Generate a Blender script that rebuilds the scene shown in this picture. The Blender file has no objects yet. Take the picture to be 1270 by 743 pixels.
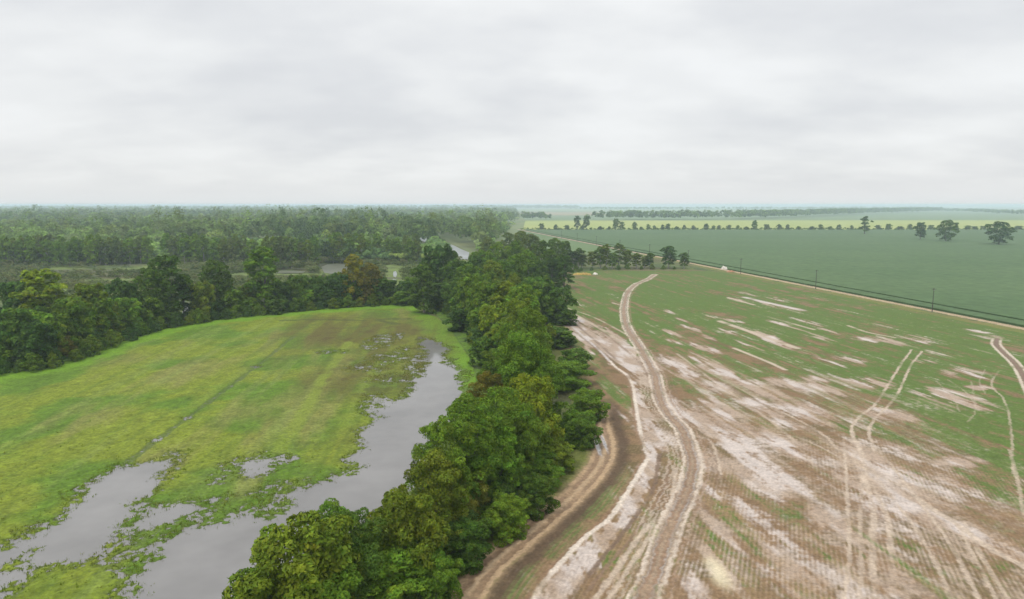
import bpy, math, random
import numpy as np
from mathutils import Vector
random.seed(7)
rng = np.random.default_rng(11)
S = bpy.context.scene
COL = S.collection
R = math.radians

# ------------------------------------------------------------------ camera
H, F, CX, CY, HOR = 46.0, 846.0, 635.0, 371.5, 254.0
PITCH = math.atan((CY - HOR) / F)
SP, CP = math.sin(PITCH), math.cos(PITCH)
cam_d = bpy.data.cameras.new('camera'); cam = bpy.data.objects.new('camera', cam_d); COL.objects.link(cam)
cam.location = (0, 0, H); cam.rotation_euler = (math.pi / 2 - PITCH, 0, 0)
cam_d.sensor_width = 36; cam_d.lens = 36 * F / 1270; cam_d.clip_start = .5; cam_d.clip_end = 60000
S.camera = cam

def at(px, py, z=0.0):
    """ground point (plane at height z) seen at a photograph pixel"""
    u = (px - CX) / F; v = (CY - py) / F
    dz = -SP + v * CP
    t = (H - z) / -dz
    return np.array([u * t, (CP + v * SP) * t])
def pts(l, z=0.0): return np.array([at(x, y, z) for x, y in l])
def proj(X, Y, Z):
    d = Y * CP - (Z - H) * SP
    return CX + F * X / d, CY - F * (Y * SP + (Z - H) * CP) / d

# ------------------------------------------------------------------ numeric helpers
def sm(a, b, x):
    t = np.clip((x - a) / (b - a), 0, 1); return t * t * (3 - 2 * t)
def hash2(ix, iy, seed):
    h = (ix.astype(np.int64) * 374761393 + iy.astype(np.int64) * 668265263 + seed * 2246822519) & 0xFFFFFFFF
    h = ((h ^ (h >> 13)) * 1274126177) & 0xFFFFFFFF
    return ((h ^ (h >> 16)) & 0xFFFF) / 65535.0
def vnoise(x, y, seed):
    ix = np.floor(x); iy = np.floor(y); fx = x - ix; fy = y - iy
    fx = fx * fx * (3 - 2 * fx); fy = fy * fy * (3 - 2 * fy)
    a = hash2(ix, iy, seed); b = hash2(ix + 1, iy, seed); c = hash2(ix, iy + 1, seed); d = hash2(ix + 1, iy + 1, seed)
    return (a + (b - a) * fx) * (1 - fy) + (c + (d - c) * fx) * fy
def fbm(x, y, seed, o=4, g=.5):
    s = 0; w = 1; tot = 0
    for i in range(o):
        s = s + w * vnoise(x * 2 ** i + 17.3 * i, y * 2 ** i - 9.1 * i, seed + i * 31); tot += w; w *= g
    return s / tot                                     # 0..1, mean .5
def smooth_line(p, n=6):
    p = np.asarray(p, float); out = []
    q = np.vstack([2 * p[0] - p[1], p, 2 * p[-1] - p[-2]])
    for i in range(1, len(q) - 2):
        for k in range(n):
            t = k / n; a, b, c, d = q[i - 1], q[i], q[i + 1], q[i + 2]
            out.append(.5 * ((2 * b) + (c - a) * t + (2 * a - 5 * b + 4 * c - d) * t * t + (3 * b - a - 3 * c + d) * t ** 3))
    out.append(q[-2]); return np.array(out)
def line_dist(X, Y, line, reach):
    """signed lateral distance (left positive) and index subset within reach of a polyline"""
    lo = line.min(0) - reach; hi = line.max(0) + reach
    idx = np.nonzero((X > lo[0]) & (X < hi[0]) & (Y > lo[1]) & (Y < hi[1]))[0]
    x = X[idx]; y = Y[idx]; best = np.full(len(idx), 1e9); sg = np.ones(len(idx)); al = np.zeros(len(idx)); acc = 0
    for a, b in zip(line[:-1], line[1:]):
        d = b - a; L = math.hypot(*d)
        if L < 1e-6: continue
        m = (x > min(a[0], b[0]) - reach) & (x < max(a[0], b[0]) + reach) & (y > min(a[1], b[1]) - reach) & (y < max(a[1], b[1]) + reach)
        k = np.nonzero(m)[0]; rx = x[k] - a[0]; ry = y[k] - a[1]
        t = np.clip((rx * d[0] + ry * d[1]) / L ** 2, 0, 1)
        dd = np.hypot(rx - t * d[0], ry - t * d[1]); c = (d[0] * ry - d[1] * rx)
        bt = dd < best[k]; kk = k[bt]; best[kk] = dd[bt]; sg[kk] = np.where(c[bt] >= 0, 1, -1); al[kk] = acc + t[bt] * L
        acc += L
    m = best < reach
    return idx[m], best[m] * sg[m], al[m]
def inside(X, Y, poly):
    r = np.zeros(len(X), bool); n = len(poly)
    for i in range(n):
        x1, y1 = poly[i]; x2, y2 = poly[(i + 1) % n]
        if y1 == y2: continue
        c = ((y1 > Y) != (y2 > Y)) & (X < (x2 - x1) * (Y - y1) / (y2 - y1) + x1)
        r ^= c
    return r
def poly_sdf(X, Y, poly, reach=12):
    """signed distance, positive inside, clipped to +-reach"""
    out = np.full(len(X), -float(reach))
    lo = poly.min(0) - reach; hi = poly.max(0) + reach
    k = np.nonzero((X > lo[0]) & (X < hi[0]) & (Y > lo[1]) & (Y < hi[1]))[0]
    x = X[k]; y = Y[k]
    ins = inside(x, y, poly); d = np.full(len(k), float(reach))
    j, dd, _ = line_dist(x, y, np.vstack([poly, poly[:1]]), reach)
    d[j] = np.abs(dd)
    out[k] = np.where(ins, d, -d); return out
def mixc(c, col, m):
    c += (np.asarray(col, float) - c) * m[:, None]

# ------------------------------------------------------------------ scene helpers
def tag(o, label=None, cat=None, group=None, kind=None):
    for k, v in (('label', label), ('category', cat), ('group', group), ('kind', kind)):
        if v: o[k] = v
    return o
def mesh_obj(name, V, faces, mat, parent=None, link=True, smooth=False):
    me = bpy.data.meshes.new(name); me.from_pydata([tuple(map(float, v)) for v in V], [], [tuple(map(int, f)) for f in faces])
    if mat: me.materials.append(mat)
    if smooth: me.polygons.foreach_set('use_smooth', np.ones(len(me.polygons), bool))
    me.update(); o = bpy.data.objects.new(name, me)
    if link: COL.objects.link(o)
    if parent: o.parent = parent
    return o
def np_mesh(name, V, loops, nper, mat, attrs=(), smooth=False):
    """mesh from numpy: V (n,3), loops (m*nper) vertex ids"""
    me = bpy.data.meshes.new(name); nf = len(loops) // nper
    me.vertices.add(len(V)); me.vertices.foreach_set('co', np.ascontiguousarray(V, np.float32).ravel())
    me.loops.add(len(loops)); me.loops.foreach_set('vertex_index', np.ascontiguousarray(loops, np.int32))
    me.polygons.add(nf); me.polygons.foreach_set('loop_start', np.arange(0, nf * nper, nper, dtype=np.int32))
    if smooth: me.polygons.foreach_set('use_smooth', np.ones(nf, bool))
    for an, typ, dat in attrs:
        at_ = me.attributes.new(an, typ, 'POINT')
        at_.data.foreach_set('color' if typ == 'FLOAT_COLOR' else 'value', np.ascontiguousarray(dat, np.float32).ravel())
    me.update(calc_edges=True); me.validate()
    if mat: me.materials.append(mat)
    return me
def link_mesh(me, parent=None):
    o = bpy.data.objects.new(me.name, me); COL.objects.link(o)
    if parent: o.parent = parent
    return o
def empty(name, loc, rz=0, sc=(1, 1, 1)):
    o = bpy.data.objects.new(name, None); COL.objects.link(o); o.location = loc; o.rotation_euler = (0, 0, rz); o.scale = sc
    o.empty_display_size = .5; return o

class NT:
    def __init__(s, name):
        s.m = bpy.data.materials.new(name); s.m.use_nodes = True; s.t = s.m.node_tree
        s.b = s.t.nodes['Principled BSDF']; s.out = s.t.nodes['Material Output']
    def n(s, typ, **kw):
        nd = s.t.nodes.new(typ)
        for k, v in kw.items():
            if k.startswith('i_'): nd.inputs[k[2:].replace('_', ' ')].default_value = v
            else: setattr(nd, k, v)
        return nd
    def l(s, a, b): s.t.links.new(a, b)
    def attr(s, name): return s.n('ShaderNodeAttribute', attribute_name=name)
    def noise(s, scale, detail=4, rough=.6, vec=None):
        nd = s.n('ShaderNodeTexNoise', i_Scale=scale, i_Detail=detail, i_Roughness=rough)
        if vec is not None: s.l(vec, nd.inputs['Vector'])
        return nd.outputs['Fac']
    def math(s, op, a, b=None, c=None):
        nd = s.n('ShaderNodeMath', operation=op)
        for i, v in enumerate((a, b, c)):
            if v is None: continue
            if isinstance(v, (int, float)): nd.inputs[i].default_value = v
            else: s.l(v, nd.inputs[i])
        return nd.outputs[0]
    def maprange(s, v, a, b, c, d):
        nd = s.n('ShaderNodeMapRange'); s.l(v, nd.inputs[0])
        for i, q in enumerate((a, b, c, d)): nd.inputs[i + 1].default_value = q
        return nd.outputs[0]
    def mul(s, col, fac):
        nd = s.n('ShaderNodeVectorMath', operation='SCALE'); s.l(col, nd.inputs[0]); s.l(fac, nd.inputs['Scale']); return nd.outputs[0]
    def mix(s, fac, a, b):
        nd = s.n('ShaderNodeMix', data_type='RGBA')
        for v, k in ((fac, 0), (a, 6), (b, 7)):
            if isinstance(v, (int, float)): nd.inputs[k].default_value = v
            elif isinstance(v, tuple): nd.inputs[k].default_value = (*v, 1)
            else: s.l(v, nd.inputs[k])
        return nd.outputs[2]
    def pos(s): return s.n('ShaderNodeNewGeometry').outputs['Position']
    def bump(s, h, st, dist):
        nd = s.n('ShaderNodeBump'); nd.inputs['Strength'].default_value = st; nd.inputs['Distance'].default_value = dist
        s.l(h, nd.inputs['Height']); s.l(nd.outputs[0], s.b.inputs['Normal'])

def mat_ground(name, fine=2.2, var=.35, bs=.5, bd=.12):
    m = NT(name); c = m.attr('Col').outputs['Color']; w = m.attr('wet').outputs['Fac']
    p = m.pos(); f = m.noise(fine, 6, .65, p); g = m.noise(.35, 4, .6, p)
    k = m.math('ADD', m.maprange(f, .3, .7, 1 - var, 1 + var), m.maprange(g, .3, .7, -.08, .08))
    m.l(m.mul(c, k), m.b.inputs['Base Color'])
    m.l(m.maprange(w, 0, 1, .95, .12), m.b.inputs['Roughness'])
    m.l(m.maprange(w, 0, 1, .15, .5), m.b.inputs['Specular IOR Level'])
    h = m.math('MULTIPLY', f, m.maprange(w, 0, .8, 1, .05)); m.bump(h, bs, bd)
    return m.m
M_FIELD = mat_ground('field soil', 2.6, .22, .5, .1)
M_MEADOW = mat_ground('meadow grass', 2.0, .34, .7, .25)
M_LAND = mat_ground('rough land', 1.1, .4, .8, .4)

def mat_sheet(name, col, col2, scale, var=.2, rowdir=None, rowgap=.76, rough=.9):
    m = NT(name); p = m.pos()
    a = m.noise(scale, 5, .6, p); b = m.noise(scale * 14, 5, .65, p)
    c = m.mix(m.maprange(a, .35, .65, 0, 1), col, col2)
    m.l(m.mul(c, m.maprange(b, .3, .7, 1 - var, 1 + var)), m.b.inputs['Base Color'])
    m.b.inputs['Roughness'].default_value = rough; m.b.inputs['Specular IOR Level'].default_value = .15
    m.bump(b, .6, .3); return m.m

def mat_water(name, col):
    m = NT(name); p = m.pos()
    a = m.noise(.05, 4, .6, p); b = m.noise(2.5, 3, .5, p)
    m.l(m.mix(m.maprange(a, .35, .65, 0, 1), col, tuple(x * 1.4 for x in col)), m.b.inputs['Base Color'])
    m.b.inputs['Roughness'].default_value = .05; m.b.inputs['IOR'].default_value = 1.33
    m.bump(b, .05, .05); return m.m
M_WATER = mat_water('muddy flood water', (.135, .130, .126))
M_RIVER = mat_water('river water', (.2, .21, .21)); M_RIVER.node_tree.nodes['Principled BSDF'].inputs['Roughness'].default_value = .32

def mat_leaf(name, tcol=.27, var=1.0):
    m = NT(name); oi = m.n('ShaderNodeObjectInfo'); t = m.attr('tint').outputs['Color']
    v = m.n('ShaderNodeVectorMath', operation='MULTIPLY'); m.l(oi.outputs['Color'], v.inputs[0]); m.l(t, v.inputs[1])
    f = m.noise(.45, 4, .6, m.pos()); c = m.mul(v.outputs[0], m.maprange(f, .3, .7, .8, 1.2))
    m.l(c, m.b.inputs['Base Color']); m.b.inputs['Roughness'].default_value = .6; m.b.inputs['Specular IOR Level'].default_value = .06
    tr = m.n('ShaderNodeBsdfTranslucent'); m.l(m.mul(c, m.math('ADD', 1.3, 0)), tr.inputs['Color'])
    mx = m.n('ShaderNodeMixShader'); mx.inputs[0].default_value = tcol
    m.l(m.b.outputs[0], mx.inputs[1]); m.l(tr.outputs[0], mx.inputs[2]); m.l(mx.outputs[0], m.out.inputs['Surface'])
    return m.m
M_LEAF = mat_leaf('leaves')
def mat_bark(name, a, b):
    m = NT(name); f = m.noise(3, 5, .7, m.pos()); m.l(m.mix(m.maprange(f, .3, .7, 0, 1), a, b), m.b.inputs['Base Color'])
    m.b.inputs['Roughness'].default_value = .9; m.bump(f, .6, .05); return m.m
M_BARK = mat_bark('grey bark', (.10, .085, .07), (.2, .18, .155))
M_PALE = mat_bark('pale bark', (.24, .23, .2), (.42, .4, .36))
M_WOOD = mat_bark('weathered pole wood', (.035, .03, .025), (.075, .062, .05))
M_METAL = mat_bark('galvanised steel', (.25, .26, .27), (.36, .37, .38))
M_PORC = mat_bark('brown porcelain', (.06, .045, .04), (.1, .08, .07))

# ------------------------------------------------------------------ layout lines (photograph pixels -> ground)
ROWD = np.array([-.158, .987]); ROWD /= np.hypot(*ROWD)
ROWN = np.array([ROWD[1], -ROWD[0]])                     # to the right of the rows
VPX = CX + F * ROWD[0] / ROWD[1]
road_a, road_b = at(1270, 409), at(720, 300)
rd = (road_b - road_a) / np.hypot(*(road_b - road_a)); rn = np.array([rd[1], -rd[0]])    # rn points right of travel (towards the soybeans)
if rn[0] < 0: rn = -rn
def roadpt(Y, off=0.0):
    t = (Y - road_a[1]) / rd[1]; p = road_a + rd * t; return p + rn * off
ROAD = np.array([roadpt(y) for y in np.linspace(20, 1240, 60)])

belt_right = [(-20, 40), (-14, 62), (-7, 75), (-2, 89), (6.5, 105), (13, 124), (15, 150), (14, 200), (9, 260), (4, 320), (2, 380), (3, 418)]
belt_left = [(-60, 30), (-36, 52), (-26, 68), (-19, 82), (-14, 95), (-11, 112), (-9, 140), (-8, 163), (-12, 197), (-23, 249), (-38, 302)]
meadow_far = [tuple(at(*p)) for p in [(520, 378), (470, 380), (400, 385), (320, 392), (240, 402), (180, 415), (110, 440), (60, 458), (0, 465), (-120, 492), (-260, 530)]]
MEADOW = np.array(belt_left + meadow_far[0:] + [(-190, 60), (-120, 25)])
field_back = [tuple(at(*p)) for p in [(660, 345), (700, 338), (760, 336), (850, 334), (890, 338)]]
FIELD = np.array(belt_right + field_back + [tuple(roadpt(440, -5)), tuple(roadpt(20, -5)), (60, 20)])

T_MAIN = [(812, 341), (803, 347), (789, 353.5), (780, 361.5), (775, 374.5), (774, 391), (778, 407), (788, 423), (797, 436), (805, 452), (813, 468), (817, 485), (821, 501), (831, 517), (845, 533), (852, 550), (858, 572), (857, 590), (850, 612), (838, 640), (824, 675), (811, 712), (799, 743), (782, 800), (770, 860)]
T_BELT = [(741, 506), (743, 522), (746, 540), (749, 556), (741, 582), (711, 616), (676, 646), (640, 676), (606, 706), (577, 743), (540, 800), (510, 860)]
T_EAST = [(1237, 421), (1235, 428), (1245, 439), (1257, 450), (1267, 463), (1275, 480), (1286, 505), (1300, 540), (1320, 590), (1345, 650), (1372, 720), (1395, 790)]

# ------------------------------------------------------------------ the near land: one fine grid cut into named pieces
ys = [32.0]
while ys[-1] < 640: ys.append(ys[-1] + min(1.25, max(.17, ys[-1] ** 2 / 38916 * .55)))
ys = np.array(ys); NR = len(ys); NC = 1400
s = np.linspace(-1, 1, NC)
X = (s[None, :] * (.80 * ys[:, None] + 60)).ravel(); Y = np.repeat(ys, NC)
N = len(X); 
ra = X * ROWD[0] + Y * ROWD[1]; rb = X * ROWN[0] + Y * ROWN[1]
Zh = np.full(N, .35); C = np.zeros((N, 3)); WET = np.zeros(N); REG = np.zeros(N, np.int8)

n_fine = fbm(X / .7, Y / .7, 1, 3); n_mid = fbm(X / 4, Y / 4, 2, 4); n_big = fbm(X / 35, Y / 35, 3, 4)
n_row = fbm(ra / 26, rb / 2.6, 4, 4); n_rowf = fbm(ra / 6, rb / .8, 5, 3)
near = sm(260, 120, Y)

# --- rest (marsh, belt floor)
C[:] = (.06, .085, .03)
mixc(C, (.10, .12, .035), sm(.45, .65, n_mid)); mixc(C, (.085, .075, .035), sm(.5, .7, n_big) * .7)
Zh += (n_mid - .5) * .8 * sm(330, 420, Y)
# pale marsh behind the meadow
marsh = sm(330, 380, Y) * (X < 30)
mixc(C, (.125, .165, .045), marsh * sm(.38, .62, fbm(X / 50, Y / 18, 21, 4)) * .9)
mixc(C, (.09, .095, .055), marsh * sm(.58, .70, fbm(X / 70, Y / 25, 22, 4)))

# --- meadow
sd_m = poly_sdf(X, Y, MEADOW, 40)
im = sd_m > 0; REG[im] = 1
cm = np.zeros((N, 3)); cm[:] = (.136, .17, .018)
mixc(cm, (.078, .138, .014), sm(.40, .62, fbm(X / 14, Y / 14, 6, 4)))
mixc(cm, (.15, .15, .042), sm(.55, .75, fbm(ra / 40, rb / 9, 7, 4)) * .8)
# mowing lines running up to the far right
mdir = at(364, 418) - at(190, 550); mdir /= np.hypot(*mdir); ma = X * mdir[0] + Y * mdir[1]; mb = X * mdir[1] - Y * mdir[0]
mixc(cm, (.07, .115, .018), sm(.5, .8, fbm(ma / 45, mb / 1.6, 8, 3)) * .4)
mixc(cm, (.16, .2, .05), sm(.58, .8, fbm(ma / 60, mb / 3.2, 9, 3)) * .35); cm *= (1 + (fbm(X / .9, Y / .9, 44, 3) - .5) * .6 + (fbm(X / 2.6, Y / 2.6, 45, 3) - .5) * .34)[:, None]
# bright fringe along the trees, drowned brown grass on the far side
mixc(cm, (.115, .215, .016), sm(11, 5, sd_m + (n_mid - .5) * 8) * sm(150, 175, Y))
brown = np.zeros(N)
for (px, py, rx, ry, k) in [(440, 416, 110, 30, 1), (450, 450, 90, 40, .85), (410, 402, 60, 14, .8), (500, 440, 70, 38, .9), (470, 470, 80, 32, .8), (360, 440, 60, 40, .4), (540, 400, 50, 12, .8), (430, 540, 50, 30, .25), (300, 700, 90, 40, .3)]:
    c = at(px, py); a = abs(at(px + rx, py) - c)[0]; b = np.hypot(*(at(px, py + ry) - at(px, py - ry))) / 2
    d = np.hypot((X - c[0]) / a, (Y - c[1]) / b) + (n_big - .5) * 1.2 + (n_mid - .5) * .5
    brown = np.maximum(brown, sm(1.15, .35, d) * k)
bst = sm(.34, .6, fbm(ma / 40, mb / 5, 98, 3)); mixc(cm, (.086, .076, .02), brown * (.45 + .5 * bst) * im)
for l_, w_, k_ in (([(434, 424), (402, 468), (382, 505), (345, 560)], 1.5, .75), ([(470, 450), (445, 495), (425, 540)], 1.2, .4), ([(352, 420), (318, 447), (280, 476), (230, 512)], 1.3, .35)):
    q = line_dist(X, Y, smooth_line(pts(l_)), 5); kk = np.zeros(N); kk[q[0]] = sm(w_ * 1.5, w_ * .4, np.abs(q[1]) + (n_mid[q[0]] - .5) * 2) * k_; mixc(cm, (.15, .195, .026), kk)
mixc(cm, (.07, .05, .02), brown * sm(.55, .7, n_mid) * .5)
mixc(cm, cm[:] * .7, sm(.62, .8, n_mid) * .15)
ld = line_dist(X, Y, smooth_line(pts([(364, 418), (318, 455), (285, 480), (240, 513), (190, 550), (150, 580), (110, 612)])), 2.0)
ditch = np.zeros(N); ditch[ld[0]] = sm(1.0, .3, np.abs(ld[1]) + (n_mid[ld[0]] - .5) * 1.4)
mixc(cm, (.05, .085, .018), ditch * .5)
for path, w in (([(585, 384), (600, 400), (612, 425)], 1.2),):
    pass
lev = line_dist(X, Y, smooth_line(pts([(520, 384), (545, 395), (562, 408), (575, 425), (583, 440), (592, 455), (600, 475), (606, 500)])), 6)
lv = np.zeros(N); lv[lev[0]] = sm(1.6, .6, np.abs(lev[1]) + (n_mid[lev[0]] - .5) * 2)
mixc(cm, (.21, .19, .07), lv * .8)
lv2 = np.zeros(N); lv2[lev[0]] = sm(1.8, .5, np.abs(lev[1] - 3.4) + (n_mid[lev[0]] - .5) * 2) * (Y[lev[0]] < 240)
mixc(cm, (.055, .055, .025), lv2 * .7)
for l, w in (([(490, 402), (470, 397), (505, 396)], 1.2), ([(350, 398), (400, 397), (450, 398)], 1.0), ([(525, 388), (540, 392), (560, 398)], 1.8)):
    q = line_dist(X, Y, smooth_line(pts(l)), 5); k = np.zeros(N); k[q[0]] = sm(w * 2, w * .5, np.abs(q[1]) + (n_mid[q[0]] - .5) * 3)
    mixc(cm, (.045, .05, .02), k * .7)

POOLS = [
 [(216, 565), (197, 573), (175, 578), (153, 581), (137, 592), (120, 603), (109, 616), (93, 630), (68, 649), (49, 664), (27, 673), (24, 679), (42, 688), (30, 700), (0, 722), (-30, 745), (-30, 760), (10, 726), (41, 698), (68, 693), (90, 687), (115, 679), (137, 671), (147, 663), (145, 652), (156, 641), (158, 619), (175, 611), (191, 597), (205, 583)],
 [(153, 658), (175, 648), (205, 635), (228, 628), (262, 622), (255, 634), (220, 646), (190, 660), (158, 668)],
 [(528, 420), (527, 432), (535, 445), (530, 455), (520, 462), (518, 475), (510, 486), (490, 497), (470, 494), (460, 508), (466, 520), (466, 540), (460, 560), (445, 578), (440, 592), (420, 600), (390, 606), (370, 612), (355, 626), (345, 640), (300, 640), (270, 655), (228, 660), (205, 675), (185, 700), (165, 735), (160, 765), (280, 770), (330, 720), (380, 680), (450, 650), (520, 620), (560, 590), (600, 560), (600, 510), (574, 490), (572, 472), (569, 459), (552, 454), (554, 446), (549, 437), (553, 433), (537, 427)],
 [(288, 580), (305, 570), (342, 568), (344, 576), (325, 584), (305, 592), (290, 590)],
 [(0, 690), (30, 676), (50, 672), (40, 682), (0, 702)],
]
sd_w = np.full(N, -14.0)
for p in POOLS: sd_w = np.maximum(sd_w, poly_sdf(X, Y, pts(p), 14))
# drowned, half wet places
half = np.full(N, -9.0)
for (px, py, rx, ry, k) in [(470, 424, 22, 11, 1.0), (492, 418, 12, 6, .8), (498, 437, 16, 10, .6), (412, 437, 24, 4, .8), (335, 640, 60, 22, 1.5), (235, 640, 40, 16, 1.5), (345, 610, 40, 16, 1.2), (460, 500, 18, 14, 1.3), (545, 470, 25, 16, .6), (520, 450, 20, 16, .85), (455, 456, 40, 9, .5), (485, 445, 40, 10, .6), (190, 590, 36, 18, 1.2), (400, 660, 50, 20, .8), (120, 690, 70, 12, .9), (480, 470, 45, 12, .35), (430, 470, 60, 30, .1), (280, 590, 26, 12, .5), (190, 547, 9, 4, .9), (232, 519, 12, 3, .5), (318, 455, 9, 2, .9), (350, 560, 70, 40, .15), (440, 600, 40, 12, .8), (540, 490, 30, 9, 1.0)]:
    c = at(px, py); a = abs(at(px + rx, py) - c)[0]; b = np.hypot(*(at(px, py + ry) - at(px, py - ry))) / 2
    d = np.hypot((X - c[0]) / a, (Y - c[1]) / b) + (n_mid - .5) * .5
    half = np.maximum(half, sm(1.3, .3, d) * min(k, 1.15))
far_ = sm(130, 190, Y)
spk = (fbm(X / .6, Y / .6, 12, 2) - .5) * (1 - far_ * .6) + (fbm(X / 1.7, Y / 1.7, 13, 3) - .5) * (.5 + far_ * .8)
base = sm(-4.5, 2.2, sd_w + (n_mid - .5) * 7 + (fbm(X / 9, Y / 9, 14, 3) - .5) * 5)
base = np.maximum(base, np.clip(half, 0, 1) * (.5 + (n_mid - .5) * .8))
tr_ = np.clip(1.6 - np.abs(base - .5) * 3.0, .12, 1)
tuft = (fbm(X / .55, Y / .55, 16, 2) - .5)
zm = .17 - .31 * base + spk * .55 * tr_ + tuft * .2 * (1 - base)
zm = np.where(ditch > .3, zm - ditch * .12, zm)
zm = np.clip(zm, -.3, .5)
wetm = sm(.10, .0, zm)
mixc(cm, (.065, .085, .022), sm(.16, .02, zm) * .6 * im)
mixc(C, (.088, .155, .018), sm(-16, -10, sd_m) * sm(1, -1, sd_m) * sm(.25, .55, n_mid + .1))
C[im] = cm[im]; Zh[im] = zm[im]; WET[im] = wetm[im] * .25
Zh[im] = Zh[im] + sm(8, 0, sd_m[im]) * .3
# --- muddy field
sd_f = poly_sdf(X, Y, FIELD, 30)
jf = sd_f > -1.0; REG[jf] = 2
SOIL, SOIL2, DARK = (.175, .112, .062), (.115, .083, .04), (.075, .05, .032)
SILT, PALE, GREEN, GREEN2 = (.315, .238, .178), (.42, .36, .325), (.066, .116, .02), (.098, .116, .033)
cf = np.zeros((N, 3)); cf[:] = SOIL
mixc(cf, SOIL2, sm(.4, .62, n_mid)); mixc(cf, (.24, .165, .088), sm(.5, .72, n_row) * .5)
g = .50 + .14 * sm(115, 165, Y) + .06 * sm(200, 310, Y) + .26 * sm(30, 90, X) + .07 * sm(150, 110, Y) * sm(18, 30, X) - .25 * sm(50, 10, X) * sm(240, 180, Y)
n_strk = fbm(ra / 20, rb / .95, 97, 3)
g = g + .24 * sm(60, 45, X) * sm(215, 260, Y)
G = g + (n_strk - .5) * .75 + (n_row - .5) * 1.25 + (n_mid - .5) * .55 + (n_big - .5) * .5
def blob(px, py, rx, ry, rowwise=True):
    c = at(px, py)
    if rowwise and px > 690:
        sl = (py - HOR) / (px - VPX)
        e = at(px + rx, py + rx * sl) - c; L = np.hypot(*e); W = abs((at(px, py + ry) - c) @ ROWN) + .25
        da = (ra - c @ ROWD) / L; db = (rb - c @ ROWN) / W
    else:
        L = abs(at(px + rx, py) - c)[0]; W = np.hypot(*(at(px, py + ry) - at(px, py - ry))) / 2
        da = (X - c[0]) / L; db = (Y - c[1]) / W
    return da, db
def patches(lst, warp=1.0):
    out = np.zeros(N)
    w = (n_row - .5) * .9 + (n_mid - .5) * .9 + (n_rowf - .5) * .5
    for q in lst:
        px, py, rx, ry = q[:4]; k = q[4] if len(q) > 4 else 1; rw = q[5] if len(q) > 5 else True
        da, db = blob(px, py, rx, ry, rw)
        d = np.hypot(da, db)
        m = d < 2.6
        if m.any(): out[m] = np.maximum(out[m], np.exp(-.75 * np.maximum(0, d[m] + w[m] * warp) ** 2) * k)
    return out
GP = [(985, 640, 14, 12), (1003, 632, 16, 14), (1127, 678, 12, 16), (1177, 714, 20, 14), (1254, 706, 20, 18), (1148, 568, 34, 8), (1233, 586, 40, 30, 1, False), (1148, 611, 18, 10), (1155, 530, 20, 7), (1244, 620, 20, 14), (1090, 540, 26, 6), (1045, 530, 22, 7), (1030, 458, 24, 5), (940, 440, 26, 7), (925, 465, 18, 8), (955, 500, 18, 6), (1000, 510, 30, 6), (1180, 540, 40, 10), (1240, 545, 30, 25, .9, False), (1130, 470, 20, 7), (1155, 478, 16, 9), (1225, 440, 25, 6), (900, 400, 30, 8), (870, 375, 60, 14, 1, False), (770, 520, 3, 3), (1245, 520, 20, 14), (1170, 415, 40, 8), (1120, 400, 60, 8, .8), (1060, 395, 40, 6, .6), (940, 690, 10, 16, .7), (690, 690, 40, 9, .8, False), (905, 425, 24, 6), (800, 395, 20, 9, .8)]
gp_ = patches(GP, 1.2); G = np.maximum(G, gp_ * .8 + (n_row - .5) * .6 + (n_mid - .5) * .5); G += gp_ * .12
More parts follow.
